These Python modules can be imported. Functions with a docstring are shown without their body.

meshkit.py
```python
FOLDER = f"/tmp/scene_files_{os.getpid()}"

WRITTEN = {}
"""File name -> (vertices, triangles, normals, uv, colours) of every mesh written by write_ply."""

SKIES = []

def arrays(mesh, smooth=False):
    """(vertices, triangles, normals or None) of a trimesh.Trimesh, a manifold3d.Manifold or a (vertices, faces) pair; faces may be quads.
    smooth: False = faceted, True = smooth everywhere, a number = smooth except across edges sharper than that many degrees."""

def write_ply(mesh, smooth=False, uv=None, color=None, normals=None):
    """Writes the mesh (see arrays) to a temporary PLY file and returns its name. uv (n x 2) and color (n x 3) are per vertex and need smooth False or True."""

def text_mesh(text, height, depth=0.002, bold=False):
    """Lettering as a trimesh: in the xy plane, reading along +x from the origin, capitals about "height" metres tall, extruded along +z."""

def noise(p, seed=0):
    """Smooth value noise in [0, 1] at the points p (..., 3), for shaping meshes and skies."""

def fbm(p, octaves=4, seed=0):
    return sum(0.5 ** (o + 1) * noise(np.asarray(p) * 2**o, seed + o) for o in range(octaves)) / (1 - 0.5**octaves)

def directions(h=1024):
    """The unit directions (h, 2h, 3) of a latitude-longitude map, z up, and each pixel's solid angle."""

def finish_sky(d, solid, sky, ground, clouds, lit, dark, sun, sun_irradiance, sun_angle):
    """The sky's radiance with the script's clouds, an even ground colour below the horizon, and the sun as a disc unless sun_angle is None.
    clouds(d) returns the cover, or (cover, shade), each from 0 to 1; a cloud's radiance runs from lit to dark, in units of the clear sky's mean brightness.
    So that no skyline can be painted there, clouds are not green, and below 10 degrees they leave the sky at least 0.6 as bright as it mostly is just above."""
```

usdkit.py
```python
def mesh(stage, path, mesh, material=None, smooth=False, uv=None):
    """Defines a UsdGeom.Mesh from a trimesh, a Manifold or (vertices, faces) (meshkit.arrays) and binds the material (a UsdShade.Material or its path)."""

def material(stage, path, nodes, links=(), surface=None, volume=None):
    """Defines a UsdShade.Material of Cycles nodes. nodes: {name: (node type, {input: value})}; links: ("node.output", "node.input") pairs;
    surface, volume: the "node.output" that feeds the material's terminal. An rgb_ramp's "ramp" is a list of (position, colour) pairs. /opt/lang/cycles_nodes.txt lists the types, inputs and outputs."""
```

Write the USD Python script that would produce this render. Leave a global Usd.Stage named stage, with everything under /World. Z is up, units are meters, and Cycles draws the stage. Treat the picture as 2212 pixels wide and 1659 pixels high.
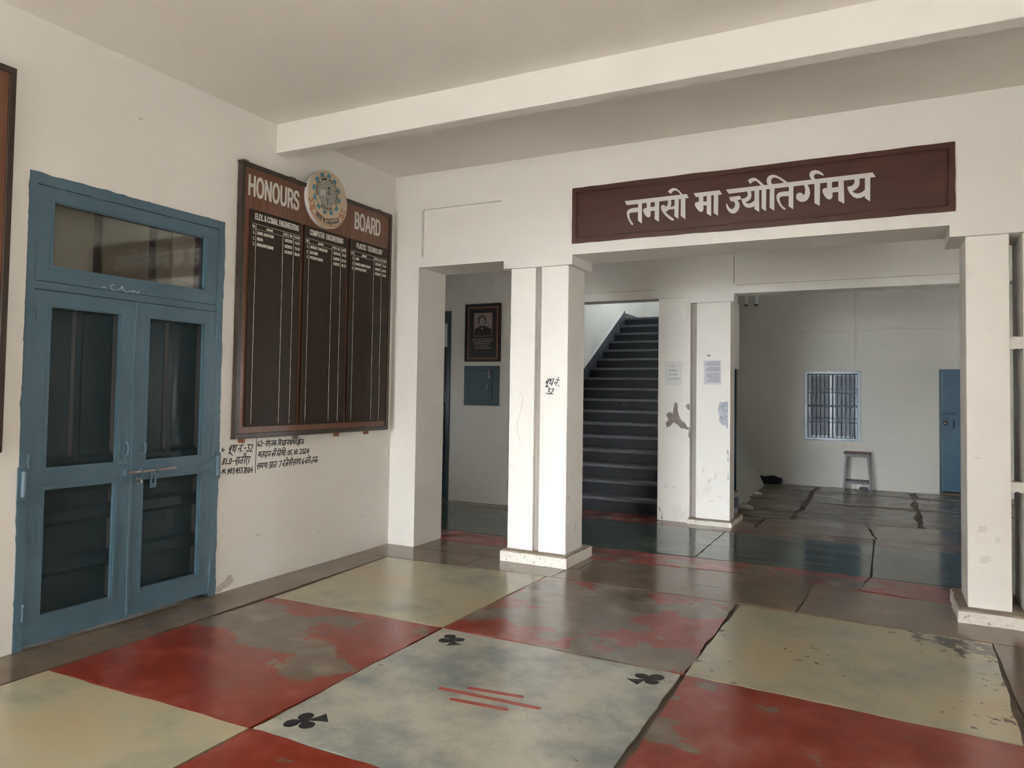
import math, random
import numpy as np, trimesh, usdkit, meshkit
from shapely.geometry import Polygon, LineString, Point, box as sbox
from shapely.ops import unary_union
from shapely import affinity
from pxr import Usd, UsdGeom, UsdLux, UsdShade, Gf, Sdf

random.seed(7)
RNG = np.random.default_rng(7)
stage = Usd.Stage.CreateInMemory()
UsdGeom.SetStageUpAxis(stage, 'Z')
UsdGeom.SetStageMetersPerUnit(stage, 1.0)
UsdGeom.Xform.Define(stage, '/World')
UsdGeom.Scope.Define(stage, '/World/Looks')

# ---------------------------------------------------------------- camera, sky, exposure
# x runs right along the wall with the maroon sign, y away from the entrance, z up; the door wall is x = 0
W_PX, F_PX, PX, PY = 2212.0, 1592.07, 1078.51, 790.16
YAW, PITCH, ROLL = 0.482839, 0.0356322, 0.0155754
EYE = (4.3237, 0.0, 1.5)
cy_, sy_, cp_, sp_ = math.cos(YAW), math.sin(YAW), math.cos(PITCH), math.sin(PITCH)
fwd = np.array([-sy_ * cp_, cy_ * cp_, sp_]); rgt = np.array([cy_, sy_, 0.0]); upv = np.cross(rgt, fwd)
r_ = math.cos(ROLL) * rgt + math.sin(ROLL) * upv
u_ = -math.sin(ROLL) * rgt + math.cos(ROLL) * upv
cam = UsdGeom.Camera.Define(stage, '/World/camera')
cam.AddTransformOp().Set(Gf.Matrix4d(*r_, 0, *u_, 0, *(-fwd), 0, *EYE, 1))
cam.CreateHorizontalApertureAttr(36.0)
cam.CreateFocalLengthAttr(36.0 * F_PX / W_PX)
cam.CreateHorizontalApertureOffsetAttr((W_PX / 2 - PX) * 36.0 / W_PX)
cam.CreateVerticalApertureOffsetAttr(-(829.5 - PY) * 36.0 / W_PX)
cam.CreateClippingRangeAttr((0.05, 500.0))
cam.CreateExposureAttr(4.1)

sky = UsdLux.DomeLight.Define(stage, '/World/sky')          # bright overcast sky
sky.CreateIntensityAttr(1.0)
sky.CreateColorAttr(Gf.Vec3f(0.93, 0.97, 1.0))

# ---------------------------------------------------------------- helpers
USED = {}
def numbered(parent, name):
    k = (parent, name); n = USED.get(k, 0); USED[k] = n + 1
    return name if n == 0 else '%s_%03d' % (name, n)
def pth(o): return str(o.GetPath())
def tag(o, label=None, cat=None, group=None, kind=None):
    for k, v in (('label', label), ('category', cat), ('group', group), ('kind', kind)):
        if v: o.SetCustomDataByKey(k, v)
    return o
def empty(name, label=None, cat=None, group=None, kind=None, loc=None):
    x = UsdGeom.Xform.Define(stage, '/World/' + numbered('/World', name))
    if loc is not None: x.AddTranslateOp().Set(Gf.Vec3d(*loc))
    return tag(x.GetPrim(), label, cat, group, kind)
def obj(name, mesh, m, parent=None, smooth=False, label=None, cat=None, group=None, kind=None):
    base = pth(parent) if parent is not None else '/World'
    if isinstance(mesh, list): mesh = trimesh.util.concatenate(mesh)
    p = usdkit.mesh(stage, base + '/' + numbered(base, name), mesh, M[m], smooth=smooth).GetPrim()
    return tag(p, label, cat, group, kind)

def bx(x0, x1, y0, y1, z0, z1, b=0.0):
    """box, its edges chamfered by b"""
    if b <= 0:
        m = trimesh.creation.box([x1 - x0, y1 - y0, z1 - z0]); m.apply_translation([(x0 + x1) / 2, (y0 + y1) / 2, (z0 + z1) / 2]); return m
    lo, hi = np.array([x0, y0, z0], float), np.array([x1, y1, z1], float); c = (lo + hi) / 2; b = min(b, *((hi - lo) / 2.02))
    idx, v = {}, []
    for s in np.ndindex(2, 2, 2):
        for k in range(3):
            q = np.where(np.array(s) == 1, hi - b, lo + b); q[k] = hi[k] if s[k] else lo[k]
            idx[(s, k)] = len(v); v.append(q)
    v = np.array(v); f = []
    def face(ids):
        p = v[ids]; n = np.cross(p[1] - p[0], p[2] - p[0])
        if np.dot(n, p.mean(0) - c) < 0: ids = ids[::-1]
        for i in range(1, len(ids) - 1): f.append([ids[0], ids[i], ids[i + 1]])
    for k in range(3):
        i, j = [a for a in range(3) if a != k]
        def S(k_, vk, vi, vj): s = [0, 0, 0]; s[k_] = vk; s[i] = vi; s[j] = vj; return tuple(s)
        for e in (0, 1): face([idx[(S(k, e, p_, q_), k)] for p_, q_ in ((0, 0), (1, 0), (1, 1), (0, 1))])
        for p_ in (0, 1):
            for q_ in (0, 1): face([idx[(S(k, 0, p_, q_), i)], idx[(S(k, 1, p_, q_), i)], idx[(S(k, 1, p_, q_), j)], idx[(S(k, 0, p_, q_), j)]])
    for s in np.ndindex(2, 2, 2): face([idx[(s, 0)], idx[(s, 1)], idx[(s, 2)]])
    return trimesh.Trimesh(v, f, process=False)
PERM = {'x': lambda v: np.stack([v[:, 2], v[:, 0], v[:, 1]], 1),       # (y, z) outlines, grown along +x
        'y': lambda v: np.stack([v[:, 0], -v[:, 2], v[:, 1]], 1),      # (x, z) outlines, grown along -y
        'z': lambda v: v}                                              # (x, y) outlines, grown along +z
def ext(poly, axis, at, depth):
    """outline grown by depth from the plane 'at' (towards +x, -y or +z)"""
    if not hasattr(poly, 'geom_type'): poly = Polygon(poly)
    if not poly.is_valid: poly = poly.buffer(0)
    geoms = list(poly.geoms) if hasattr(poly, 'geoms') else [poly]
    out = []
    for g in geoms:
        if g.area < 1e-9: continue
        e = trimesh.creation.extrude_polygon(g, depth)
        v = PERM[axis](np.array(e.vertices))
        v[:, 'xyz'.index(axis)] += at
        out.append(trimesh.Trimesh(v, e.faces, process=False))
    return trimesh.util.concatenate(out)
def rect(a0, a1, b0, b1): return sbox(a0, b0, a1, b1)
def rrect(a0, a1, b0, b1, r): return sbox(a0 + r, b0 + r, a1 - r, b1 - r).buffer(r, quad_segs=5)
def frame(a0, a1, b0, b1, w): return sbox(a0, b0, a1, b1).difference(sbox(a0 + w, b0 + w, a1 - w, b1 - w))
def strokes(lines, w): return unary_union([LineString(s).buffer(w / 2, quad_segs=3) for s in lines])
def rough_poly(pts, step=0.06, j=0.003, seed=1):
    """outline whose edges wander by j, corners kept near"""
    g = np.random.default_rng(seed); out = []
    n = len(pts)
    for i in range(n):
        a, b = np.array(pts[i], float), np.array(pts[(i + 1) % n], float)
        L = np.linalg.norm(b - a); k = max(1, int(L / step)); nn = np.array([b[1] - a[1], a[0] - b[0]]) / max(L, 1e-9)
        w = 0
        for s in range(k):
            w = 0.6 * w + g.normal(0, j)
            out.append(tuple(a + (b - a) * s / k + nn * (w if s else 0)))
    p = Polygon(out)
    return p if p.is_valid else p.buffer(0)
def cyl(p0, p1, r, n=12, r1=None):
    p0, p1 = np.array(p0, float), np.array(p1, float); d = p1 - p0; L = np.linalg.norm(d); d /= L
    a = np.cross(d, [0, 0, 1.0] if abs(d[2]) < .9 else [1.0, 0, 0]); a /= np.linalg.norm(a); b = np.cross(d, a)
    t = np.arange(n) * 2 * np.pi / n; r1 = r if r1 is None else r1
    ring = np.cos(t)[:, None] * a + np.sin(t)[:, None] * b
    v = np.vstack([p0 + r * ring, p1 + r1 * ring, [p0], [p1]]); f = []
    for i in range(n):
        j = (i + 1) % n
        f += [[i, j, n + j], [i, n + j, n + i], [2 * n, j, i], [2 * n + 1, n + i, n + j]]
    return trimesh.Trimesh(v, f, process=False)
def tube(pts, r, n=8): return [cyl(pts[i], pts[i + 1], r, n) for i in range(len(pts) - 1)]
def lathe(prof, c=(0, 0, 0), n=28):
    """profile of (radius, z) turned about a vertical axis at c"""
    prof = np.array(prof, float); t = np.arange(n) * 2 * np.pi / n; k = len(prof)
    v = np.stack([prof[:, 0, None] * np.cos(t), prof[:, 0, None] * np.sin(t), np.repeat(prof[:, 1, None], n, 1)], -1).reshape(-1, 3) + np.array(c)
    f = []
    for i in range(k - 1):
        for j in range(n):
            a, b = i * n + j, i * n + (j + 1) % n
            f += [[a, b, b + n], [a, b + n, a + n]]
    return trimesh.Trimesh(v, f, process=False)
def hull(pts): return trimesh.convex.convex_hull(np.array(pts, float))
def words(text, width, h, axis, a0, b0, at, depth=0.0012, bold=True, track=1.0):
    """lettering set to a given width and capital height, its lower left corner at (a0, b0)"""
    m = meshkit.text_mesh(text, h, depth=1.0, bold=bold)
    v = np.array(m.vertices); v[:, 0] -= v[:, 0].min(); v[:, 2] = (v[:, 2] - v[:, 2].min()) / np.ptp(v[:, 2]) * depth
    if width: v[:, 0] *= width / v[:, 0].max()
    v[:, 0] += a0; v[:, 1] += b0
    v = PERM[axis](v); v[:, 'xyz'.index(axis)] += at
    return trimesh.Trimesh(v, m.faces, process=False)

# ---------------------------------------------------------------- materials
M = {}
def lerp(a, b, t): return tuple(x + (y - x) * t for x, y in zip(a, b))
def mat(name, nodes, links, surface='p.BSDF'):
    M[name] = usdkit.material(stage, '/World/Looks/' + name, nodes, links, surface=surface)
def plain(name, col, rough=0.5, metal=0.0, spec=0.5, bump=0.0, bscale=40.0):
    n = {'p': ('principled_bsdf', {'base_color': col, 'roughness': rough, 'metallic': metal, 'specular_ior_level': spec})}; l = []
    if bump:
        n['g'] = ('geometry', {}); n['nb'] = ('noise_texture', {'scale': bscale, 'detail': 3.0}); n['b'] = ('bump', {'strength': bump, 'distance': 0.01})
        l += [('g.position', 'nb.vector'), ('nb.fac', 'b.height'), ('b.normal', 'p.normal')]
    mat(name, n, l)
def blotch(name, stops, scale=2.0, detail=5.0, rough=0.5, bump=0.05, bscale=60.0, dist=0.0, stretch=(1, 1, 1), spec=0.5, rvar=0.0, nrough=0.6):
    """colour runs through the stops by noise"""
    n = {'g': ('geometry', {}), 'mp': ('mapping', {'scale': stretch}), 'n': ('noise_texture', {'scale': scale, 'detail': detail, 'roughness': nrough, 'distortion': dist}),
         'r': ('rgb_ramp', {'ramp': stops}), 'p': ('principled_bsdf', {'roughness': rough, 'specular_ior_level': spec}),
         'nb': ('noise_texture', {'scale': bscale, 'detail': 4.0}), 'b': ('bump', {'strength': bump, 'distance': 0.01})}
    l = [('g.position', 'mp.vector'), ('mp.vector', 'n.vector'), ('n.fac', 'r.fac'), ('r.color', 'p.base_color'), ('g.position', 'nb.vector'), ('nb.fac', 'b.height'), ('b.normal', 'p.normal')]
    if rvar:
        n['mr'] = ('map_range', {'from_min': 0.3, 'from_max': 0.7, 'to_min': rough - rvar, 'to_max': rough + rvar}); l += [('n.fac', 'mr.value'), ('mr.result', 'p.roughness')]
    mat(name, n, l)
def worn(name, paint, base, thr, spots, scale=2.4, rough=0.19, soft=0.02):
    """floor paint worn through to the concrete; spots (x, y, radius, weight) are where the wear (or, negative, the paint) gathers"""
    n = {'g': ('geometry', {}), 'n': ('noise_texture', {'scale': scale, 'detail': 7.0, 'roughness': 0.6, 'distortion': 0.35}),
         'n2': ('noise_texture', {'scale': 3.1, 'detail': 5.0}), 'n3': ('noise_texture', {'scale': 55.0, 'detail': 3.0}),
         'rp': ('rgb_ramp', {'ramp': [(0.3, lerp(paint, (0, 0, 0), .18)), (0.55, paint), (0.75, lerp(paint, (.45, .25, .2), .22))]}),
         'rb': ('rgb_ramp', {'ramp': [(0.3, lerp(base, (0, 0, 0), .25)), (0.7, lerp(base, (.4, .35, .28), .25))]}),
         'k': ('rgb_ramp', {'ramp': [(max(thr - soft, 0), (0, 0, 0)), (min(thr + soft, 1), (1, 1, 1))]}),
         'm': ('mix_color', {}), 'p': ('principled_bsdf', {'roughness': rough}), 'b': ('bump', {'strength': 0.04, 'distance': 0.004}),
         'mr': ('map_range', {'from_min': 0.3, 'from_max': 0.7, 'to_min': rough - 0.04, 'to_max': rough + 0.07})}
    l = [('g.position', 'n.vector'), ('g.position', 'n2.vector'), ('g.position', 'n3.vector'), ('n2.fac', 'rp.fac'), ('n2.fac', 'rb.fac'), ('k.color', 'm.fac'), ('rp.color', 'm.a'), ('rb.color', 'm.b'), ('m.result', 'p.base_color'),
         ('n3.fac', 'b.height'), ('b.normal', 'p.normal'), ('n2.fac', 'mr.value'), ('mr.result', 'p.roughness')]
    cur = 'n.fac'
    for i, (x, y, r, w) in enumerate(spots):
        d, q, a = 'd%d' % i, 'q%d' % i, 'a%d' % i
        n[d] = ('vector_math', {'math_type': 'distance', 'vector2': (x, y, 0.0)})
        n[q] = ('map_range', {'from_min': 0.0, 'from_max': r, 'to_min': w, 'to_max': 0.0, 'clamp': True})
        n[a] = ('math', {'math_type': 'add'})
        l += [('g.position', d + '.vector1'), (d + '.value', q + '.value'), (cur, a + '.value1'), (q + '.result', a + '.value2')]
        cur = a + '.value'
    l.append((cur, 'k.fac'))
    mat(name, n, l)

def speckled(name, stops, dirt, spots, scale=1.5, detail=9.0, rough=0.21, thr=0.70):
    """floor paint with dark crumbling specks gathering at the spots (x, y, radius, weight)"""
    n = {'g': ('geometry', {}), 'n': ('noise_texture', {'scale': scale, 'detail': detail, 'roughness': 0.68}), 'r': ('rgb_ramp', {'ramp': stops}),
         's': ('noise_texture', {'scale': 13.0, 'detail': 8.0, 'roughness': 0.68, 'distortion': 0.4}), 'k': ('rgb_ramp', {'ramp': [(thr - .03, (0, 0, 0)), (thr + .03, (1, 1, 1))]}),
         'm': ('mix_color', {'b': dirt}), 'p': ('principled_bsdf', {'roughness': rough}), 'nb': ('noise_texture', {'scale': 60.0, 'detail': 4.0}), 'b': ('bump', {'strength': 0.03, 'distance': 0.01})}
    l = [('g.position', 'n.vector'), ('n.fac', 'r.fac'), ('g.position', 's.vector'), ('r.color', 'm.a'), ('k.color', 'm.fac'), ('m.result', 'p.base_color'), ('g.position', 'nb.vector'), ('nb.fac', 'b.height'), ('b.normal', 'p.normal')]
    cur = 's.fac'
    for i, (x, y, r, w) in enumerate(spots):
        d, q, a = 'd%d' % i, 'q%d' % i, 'a%d' % i
        n[d] = ('vector_math', {'math_type': 'distance', 'vector2': (x, y, 0.0)}); n[q] = ('map_range', {'from_min': 0.0, 'from_max': r, 'to_min': w, 'to_max': 0.0, 'clamp': True}); n[a] = ('math', {'math_type': 'add'})
        l += [('g.position', d + '.vector1'), (d + '.value', q + '.value'), (cur, a + '.value1'), (q + '.result', a + '.value2')]; cur = a + '.value'
    l.append((cur, 'k.fac')); mat(name, n, l)
SIGN = [[(2.3775,3.1283),(2.8986,3.131),(2.915,3.0969),(2.3938,3.0929)],
 [(2.4936,3.1081),(2.5265,3.1046),(2.5255,2.9248),(2.4929,2.9535)],
 [(2.494,3.063),(2.4521,3.0621),(2.4179,3.0569),(2.3996,3.0407),(2.3955,3.0205),(2.4,2.9943),(2.4136,2.962),(2.4297,2.9348),(2.4387,2.9211),(2.4482,2.9197),(2.4534,2.9264),(2.4385,2.9468),(2.4267,2.9685),(2.4186,2.9924),(2.4168,3.0106),(2.4209,3.0231),(2.4367,3.0257),(2.4944,3.025)],
 [(2.5674,3.1002),(2.5984,3.0995),(2.5987,3.0552),(2.6377,3.0547),(2.6379,3.0217),(2.599,3.0226),(2.5993,2.985),(2.5933,2.9729),(2.5804,2.9706),(2.5648,2.9807),(2.5492,3.0001),(2.5386,3.0241),(2.5374,3.0396),(2.5436,3.0492),(2.5678,3.0533)],
 [(2.6358,3.1006),(2.672,3.0992),(2.6703,2.9265),(2.6349,2.9511)],
 [(2.7458,3.1013),(2.7673,3.1015),(2.7731,3.0723),(2.7678,3.0347),(2.8027,3.0471),(2.8029,3.021),(2.7804,3.0193),(2.7554,3.0189),(2.7254,2.9988),(2.7507,2.9742),(2.7784,2.9499),(2.796,2.9367),(2.7936,2.9284),(2.7836,2.9238),(2.761,2.938),(2.7332,2.9643),(2.7078,2.9945),(2.6908,3.024),(2.6871,3.0471),(2.6931,3.0596),(2.7047,3.0629),(2.7179,3.056),(2.7291,3.0417),(2.7401,3.0556),(2.746,3.0736)],
 [(2.7998,3.1055),(2.8336,3.1043),(2.8308,2.9348),(2.7998,2.9603)],
 [(2.8514,3.1049),(2.887,3.1035),(2.8881,2.9268),(2.8519,2.9562)],
 [(2.7453,3.1668),(2.7567,3.1806),(2.7767,3.1909),(2.7942,3.1924),(2.8142,3.185),(2.8342,3.1677),(2.8516,3.1473),(2.8701,3.1252),(2.8543,3.122),(2.8393,3.1462),(2.8243,3.1629),(2.8093,3.1706),(2.7943,3.1713),(2.7794,3.1629),(2.7705,3.1479)],
 [(2.9538,3.1308),(3.1584,3.1322),(3.1783,3.0978),(2.9744,3.0973)],
 [(2.9972,3.1037),(3.0314,3.1039),(3.0317,3.0531),(3.0614,3.0534),(3.0616,3.023),(3.0319,3.0231),(3.0321,2.9867),(3.0259,2.9765),(3.0114,2.9741),(2.9969,2.9829),(2.9774,3.0071),(2.9651,3.0331),(2.965,3.0454),(2.9723,3.0546),(2.9974,3.0568)],
 [(3.0597,3.1042),(3.0931,3.1044),(3.094,2.9315),(3.0596,2.9555)],
 [(3.1145,3.1029),(3.1491,3.1015),(3.148,2.9292),(3.1143,2.9549)],
 [(3.2336,3.0679),(3.3146,3.071),(3.3262,3.0447),(3.2954,3.036),(3.3033,3.0265),(3.3116,3.0064),(3.3126,2.9822),(3.3013,2.9545),(3.2806,2.9374),(3.2598,2.9356),(3.2388,2.9464),(3.2224,2.9674),(3.213,2.9926),(3.2115,3.0169),(3.2161,3.0203),(3.2246,2.9986),(3.2387,2.9778),(3.2527,2.9701),(3.2665,2.9749),(3.2758,2.9861),(3.2803,3.0049),(3.2756,3.0222),(3.2617,3.0358),(3.2454,3.0351)],
 [(3.21,3.1311),(4.2443,3.1386),(4.2646,3.1041),(3.2298,3.0974)],
 [(3.3273,3.0442),(3.3525,3.0467),(3.3701,3.058),(3.3751,3.076),(3.37,3.103),(3.3951,3.1028),(3.4017,3.0756),(3.4017,3.0572),(3.3953,3.0368),(3.3778,3.0229),(3.3562,3.0157),(3.3653,3.0057),(3.3854,3.0009),(3.4054,3.0067),(3.4268,3.0228),(3.4269,2.9781),(3.403,2.9701),(3.378,2.969),(3.3553,2.9803),(3.3401,3.0004),(3.3299,3.028)],
 [(3.425,3.1046),(3.4588,3.1044),(3.4593,2.9276),(3.4255,2.9546)],
 [(3.4781,3.1032),(3.5107,3.1026),(3.5101,2.9288),(3.4776,2.9545)],
 [(3.3762,3.1842),(3.3897,3.1958),(3.4123,3.202),(3.4322,3.197),(3.4522,3.1803),(3.4745,3.1566),(3.5018,3.1272),(3.4796,3.1246),(3.4597,3.1505),(3.4398,3.1713),(3.4248,3.1757),(3.4074,3.1699),(3.3924,3.1548)],
 [(3.5386,3.1025),(3.5713,3.1024),(3.5698,2.9269),(3.5365,2.9537)],
 [(3.5253,3.1271),(3.5155,3.1544),(3.5154,3.1753),(3.5237,3.1952),(3.5408,3.2062),(3.5628,3.2071),(3.5896,3.1965),(3.6187,3.1757),(3.6477,3.1515),(3.6789,3.1256),(3.6501,3.1253),(3.626,3.1515),(3.5993,3.1729),(3.575,3.1837),(3.558,3.1832),(3.5468,3.1715),(3.5468,3.1506),(3.5581,3.1258)],
 [(3.6756,3.1043),(3.7075,3.1047),(3.7063,2.9249),(3.6743,2.9498)],
 [(3.6766,3.0655),(3.6285,3.0673),(3.5996,3.0613),(3.5875,3.0444),(3.5861,3.0238),(3.5924,2.9998),(3.6094,2.9643),(3.6264,2.9418),(3.6423,2.9273),(3.6528,2.9288),(3.6519,2.9341),(3.6336,2.9514),(3.6191,2.9736),(3.6094,2.998),(3.6069,3.0138),(3.6103,3.0264),(3.6238,3.0326),(3.6766,3.0304)],
 [(3.7785,3.105),(3.7893,3.0808),(3.7917,3.06),(3.7894,3.0399),(3.7809,3.0204),(3.7691,3.0396),(3.7526,3.0466),(3.7361,3.0423),(3.7266,3.0264),(3.7281,3.0057),(3.7385,2.9892),(3.7574,2.9769),(3.781,2.9734),(3.802,2.9824),(3.8161,3.0012),(3.824,3.0309),(3.8221,3.0617),(3.8067,3.1043)],
 [(3.8556,3.1061),(3.8936,3.1066),(3.8917,2.9307),(3.8557,2.9553)],
 [(3.8454,3.1251),(3.8277,3.1476),(3.8197,3.169),(3.823,3.189),(3.837,3.2026),(3.8602,3.2047),(3.8834,3.1977),(3.9042,3.1814),(3.9194,3.1628),(3.9148,3.1562),(3.8926,3.1701),(3.8718,3.1768),(3.8556,3.1722),(3.85,3.1576),(3.8556,3.1442),(3.8714,3.1261)],
 [(3.9423,3.1049),(3.9751,3.1055),(3.9751,3.0567),(4.0204,3.0589),(4.0204,3.0229),(3.9783,3.0226),(3.9783,2.9885),(3.9705,2.9742),(3.9546,2.9719),(3.9386,2.9827),(3.9203,3.01),(3.9111,3.0363),(3.9134,3.0537),(3.9248,3.06),(3.9432,3.0604)],
 [(4.0191,3.1067),(4.0542,3.1075),(4.0585,2.9297),(4.019,2.9574)],
 [(4.1256,3.1073),(4.1566,3.1075),(4.161,3.0847),(4.1596,3.0625),(4.1499,3.0414),(4.1322,3.0261),(4.1122,3.0169),(4.1277,2.9993),(4.1542,2.9938),(4.1763,3.0012),(4.1965,3.0187),(4.1964,2.9743),(4.1718,2.9622),(4.1431,2.9604),(4.1188,2.973),(4.0988,2.9976),(4.0855,3.024),(4.0788,3.0521),(4.1056,3.055),(4.1212,3.0671),(4.1278,3.0837)],
 [(4.1953,3.1102),(4.2298,3.1099),(4.2286,2.928),(4.1959,2.9571)]]
NOTICE_LEFT = [[(3.8854,1.057),(3.8733,1.0428),(3.8903,1.0267)],
 [(3.8733,1.0438),(3.9024,1.042)],
 [(3.9537,1.0701),(4.0214,1.0714)],
 [(3.9705,1.0691),(3.9515,1.0248)],
 [(3.9645,1.0584),(3.9491,1.0552),(3.943,1.0455),(3.9472,1.0372),(3.9599,1.0425)],
 [(3.9466,1.0534),(3.9599,1.0425)],
 [(3.9514,1.0268),(3.9401,1.0195),(3.943,1.0112),(3.952,1.0106),(3.9569,1.0184)],
 [(3.9556,1.0185),(3.9745,0.996)],
 [(4.0136,1.0687),(3.9945,1.018)],
 [(3.9874,1.0682),(3.9801,1.0554),(3.9908,1.0487),(3.9982,1.0584),(3.9902,1.065)],
 [(3.9855,1.051),(3.9756,1.0374),(3.981,1.031),(3.999,1.036)],
 [(4.0414,1.0651),(4.08,1.0681)],
 [(4.0613,1.065),(4.0484,1.0186)],
 [(4.0541,1.0449),(4.0329,1.0441),(4.032,1.0339)],
 [(4.0685,1.0872),(4.0741,1.0818)],
 [(4.0655,1.0236),(4.067,1.0184)],
 [(4.089,1.0418),(4.105,1.0449)],
 [(4.1232,1.0656),(4.145,1.0686),(4.1267,1.0468),(4.1378,1.0399),(4.1357,1.0234),(4.1251,1.0136),(4.114,1.0206),(4.1111,1.027)],
 [(4.1562,1.0617),(4.167,1.0674),(4.1755,1.0606),(4.1704,1.0484),(4.1469,1.0143),(4.1716,1.0148)],
 [(3.8983,0.9802),(3.881,0.9356)],
 [(3.8958,0.9784),(3.9072,0.9776),(3.9064,0.9656),(3.8939,0.9605),(3.9018,0.9539),(3.8972,0.9403),(3.881,0.9356)],
 [(3.9251,0.9763),(3.9138,0.937),(3.9366,0.9392)],
 [(3.9598,0.9738),(3.9476,0.9545),(3.9483,0.9343),(3.9586,0.9355),(3.9682,0.9549),(3.9676,0.9712),(3.9598,0.9738)],
 [(3.9825,0.9528),(3.9942,0.953)],
 [(4.0182,0.9787),(4.1552,0.9742)],
 [(4.0433,0.9769),(4.033,0.9317)],
 [(4.0262,0.9751),(4.0213,0.9632),(4.0073,0.954),(4.0202,0.9215)],
 [(4.0153,0.9494),(4.0363,0.9519)],
 [(4.0719,0.9574),(4.0522,0.9507),(4.0487,0.9366),(4.0583,0.9297)],
 [(4.0806,0.9753),(4.0688,0.933)],
 [(4.1048,0.9757),(4.089,0.9294)],
 [(4.0872,0.979),(4.0905,0.9994),(4.0997,1.006),(4.1054,0.9963),(4.1048,0.9757)],
 [(4.121,0.9787),(4.1295,0.9677),(4.1137,0.9543),(4.1087,0.9444),(4.1178,0.9157)],
 [(4.1471,0.9727),(4.1337,0.928)],
 [(3.8808,0.8719),(3.8924,0.8997),(3.8956,0.8805),(3.9101,0.8992),(3.9009,0.872)],
 [(3.9135,0.8739),(3.9144,0.8708)],
 [(3.9498,0.8938),(3.9397,0.8887),(3.9388,0.8787),(3.9503,0.8817),(3.9522,0.8977),(3.9369,0.8618)],
 [(3.9702,0.9002),(3.9579,0.8831),(3.9585,0.8669),(3.9687,0.87),(3.9758,0.8876),(3.9702,0.9002)],
 [(3.9859,0.8969),(4.0015,0.8976),(3.989,0.8824),(3.9983,0.8755),(3.9923,0.8618),(3.9819,0.8638)],
 [(4.0302,0.8992),(4.0127,0.8763),(4.0337,0.8765)],
 [(4.0319,0.8909),(4.0225,0.8581)],
 [(4.0581,0.8969),(4.0462,0.8959),(4.0415,0.8799),(4.0535,0.8768),(4.0501,0.8628),(4.037,0.8588)],
 [(4.0648,0.8953),(4.0795,0.8962),(4.0681,0.8797),(4.0777,0.8727),(4.0728,0.8587),(4.0609,0.8577)],
 [(4.0903,0.8942),(4.105,0.8961),(4.0945,0.8506)],
 [(4.1172,0.8961),(4.1098,0.8761),(4.1119,0.8542),(4.1213,0.8564),(4.1259,0.8788),(4.1172,0.8961)],
 [(4.1431,0.894),(4.1356,0.8738),(4.1378,0.8529),(4.1472,0.8562),(4.1505,0.8788),(4.1431,0.894)],
 [(4.1747,0.8935),(4.1591,0.8677),(4.1796,0.8701)],
 [(4.1723,0.8811),(4.1693,0.8511)]]
NOTICE_RULE = [[(4.2099,1.1081),(4.2069,0.8457)]]
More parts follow.
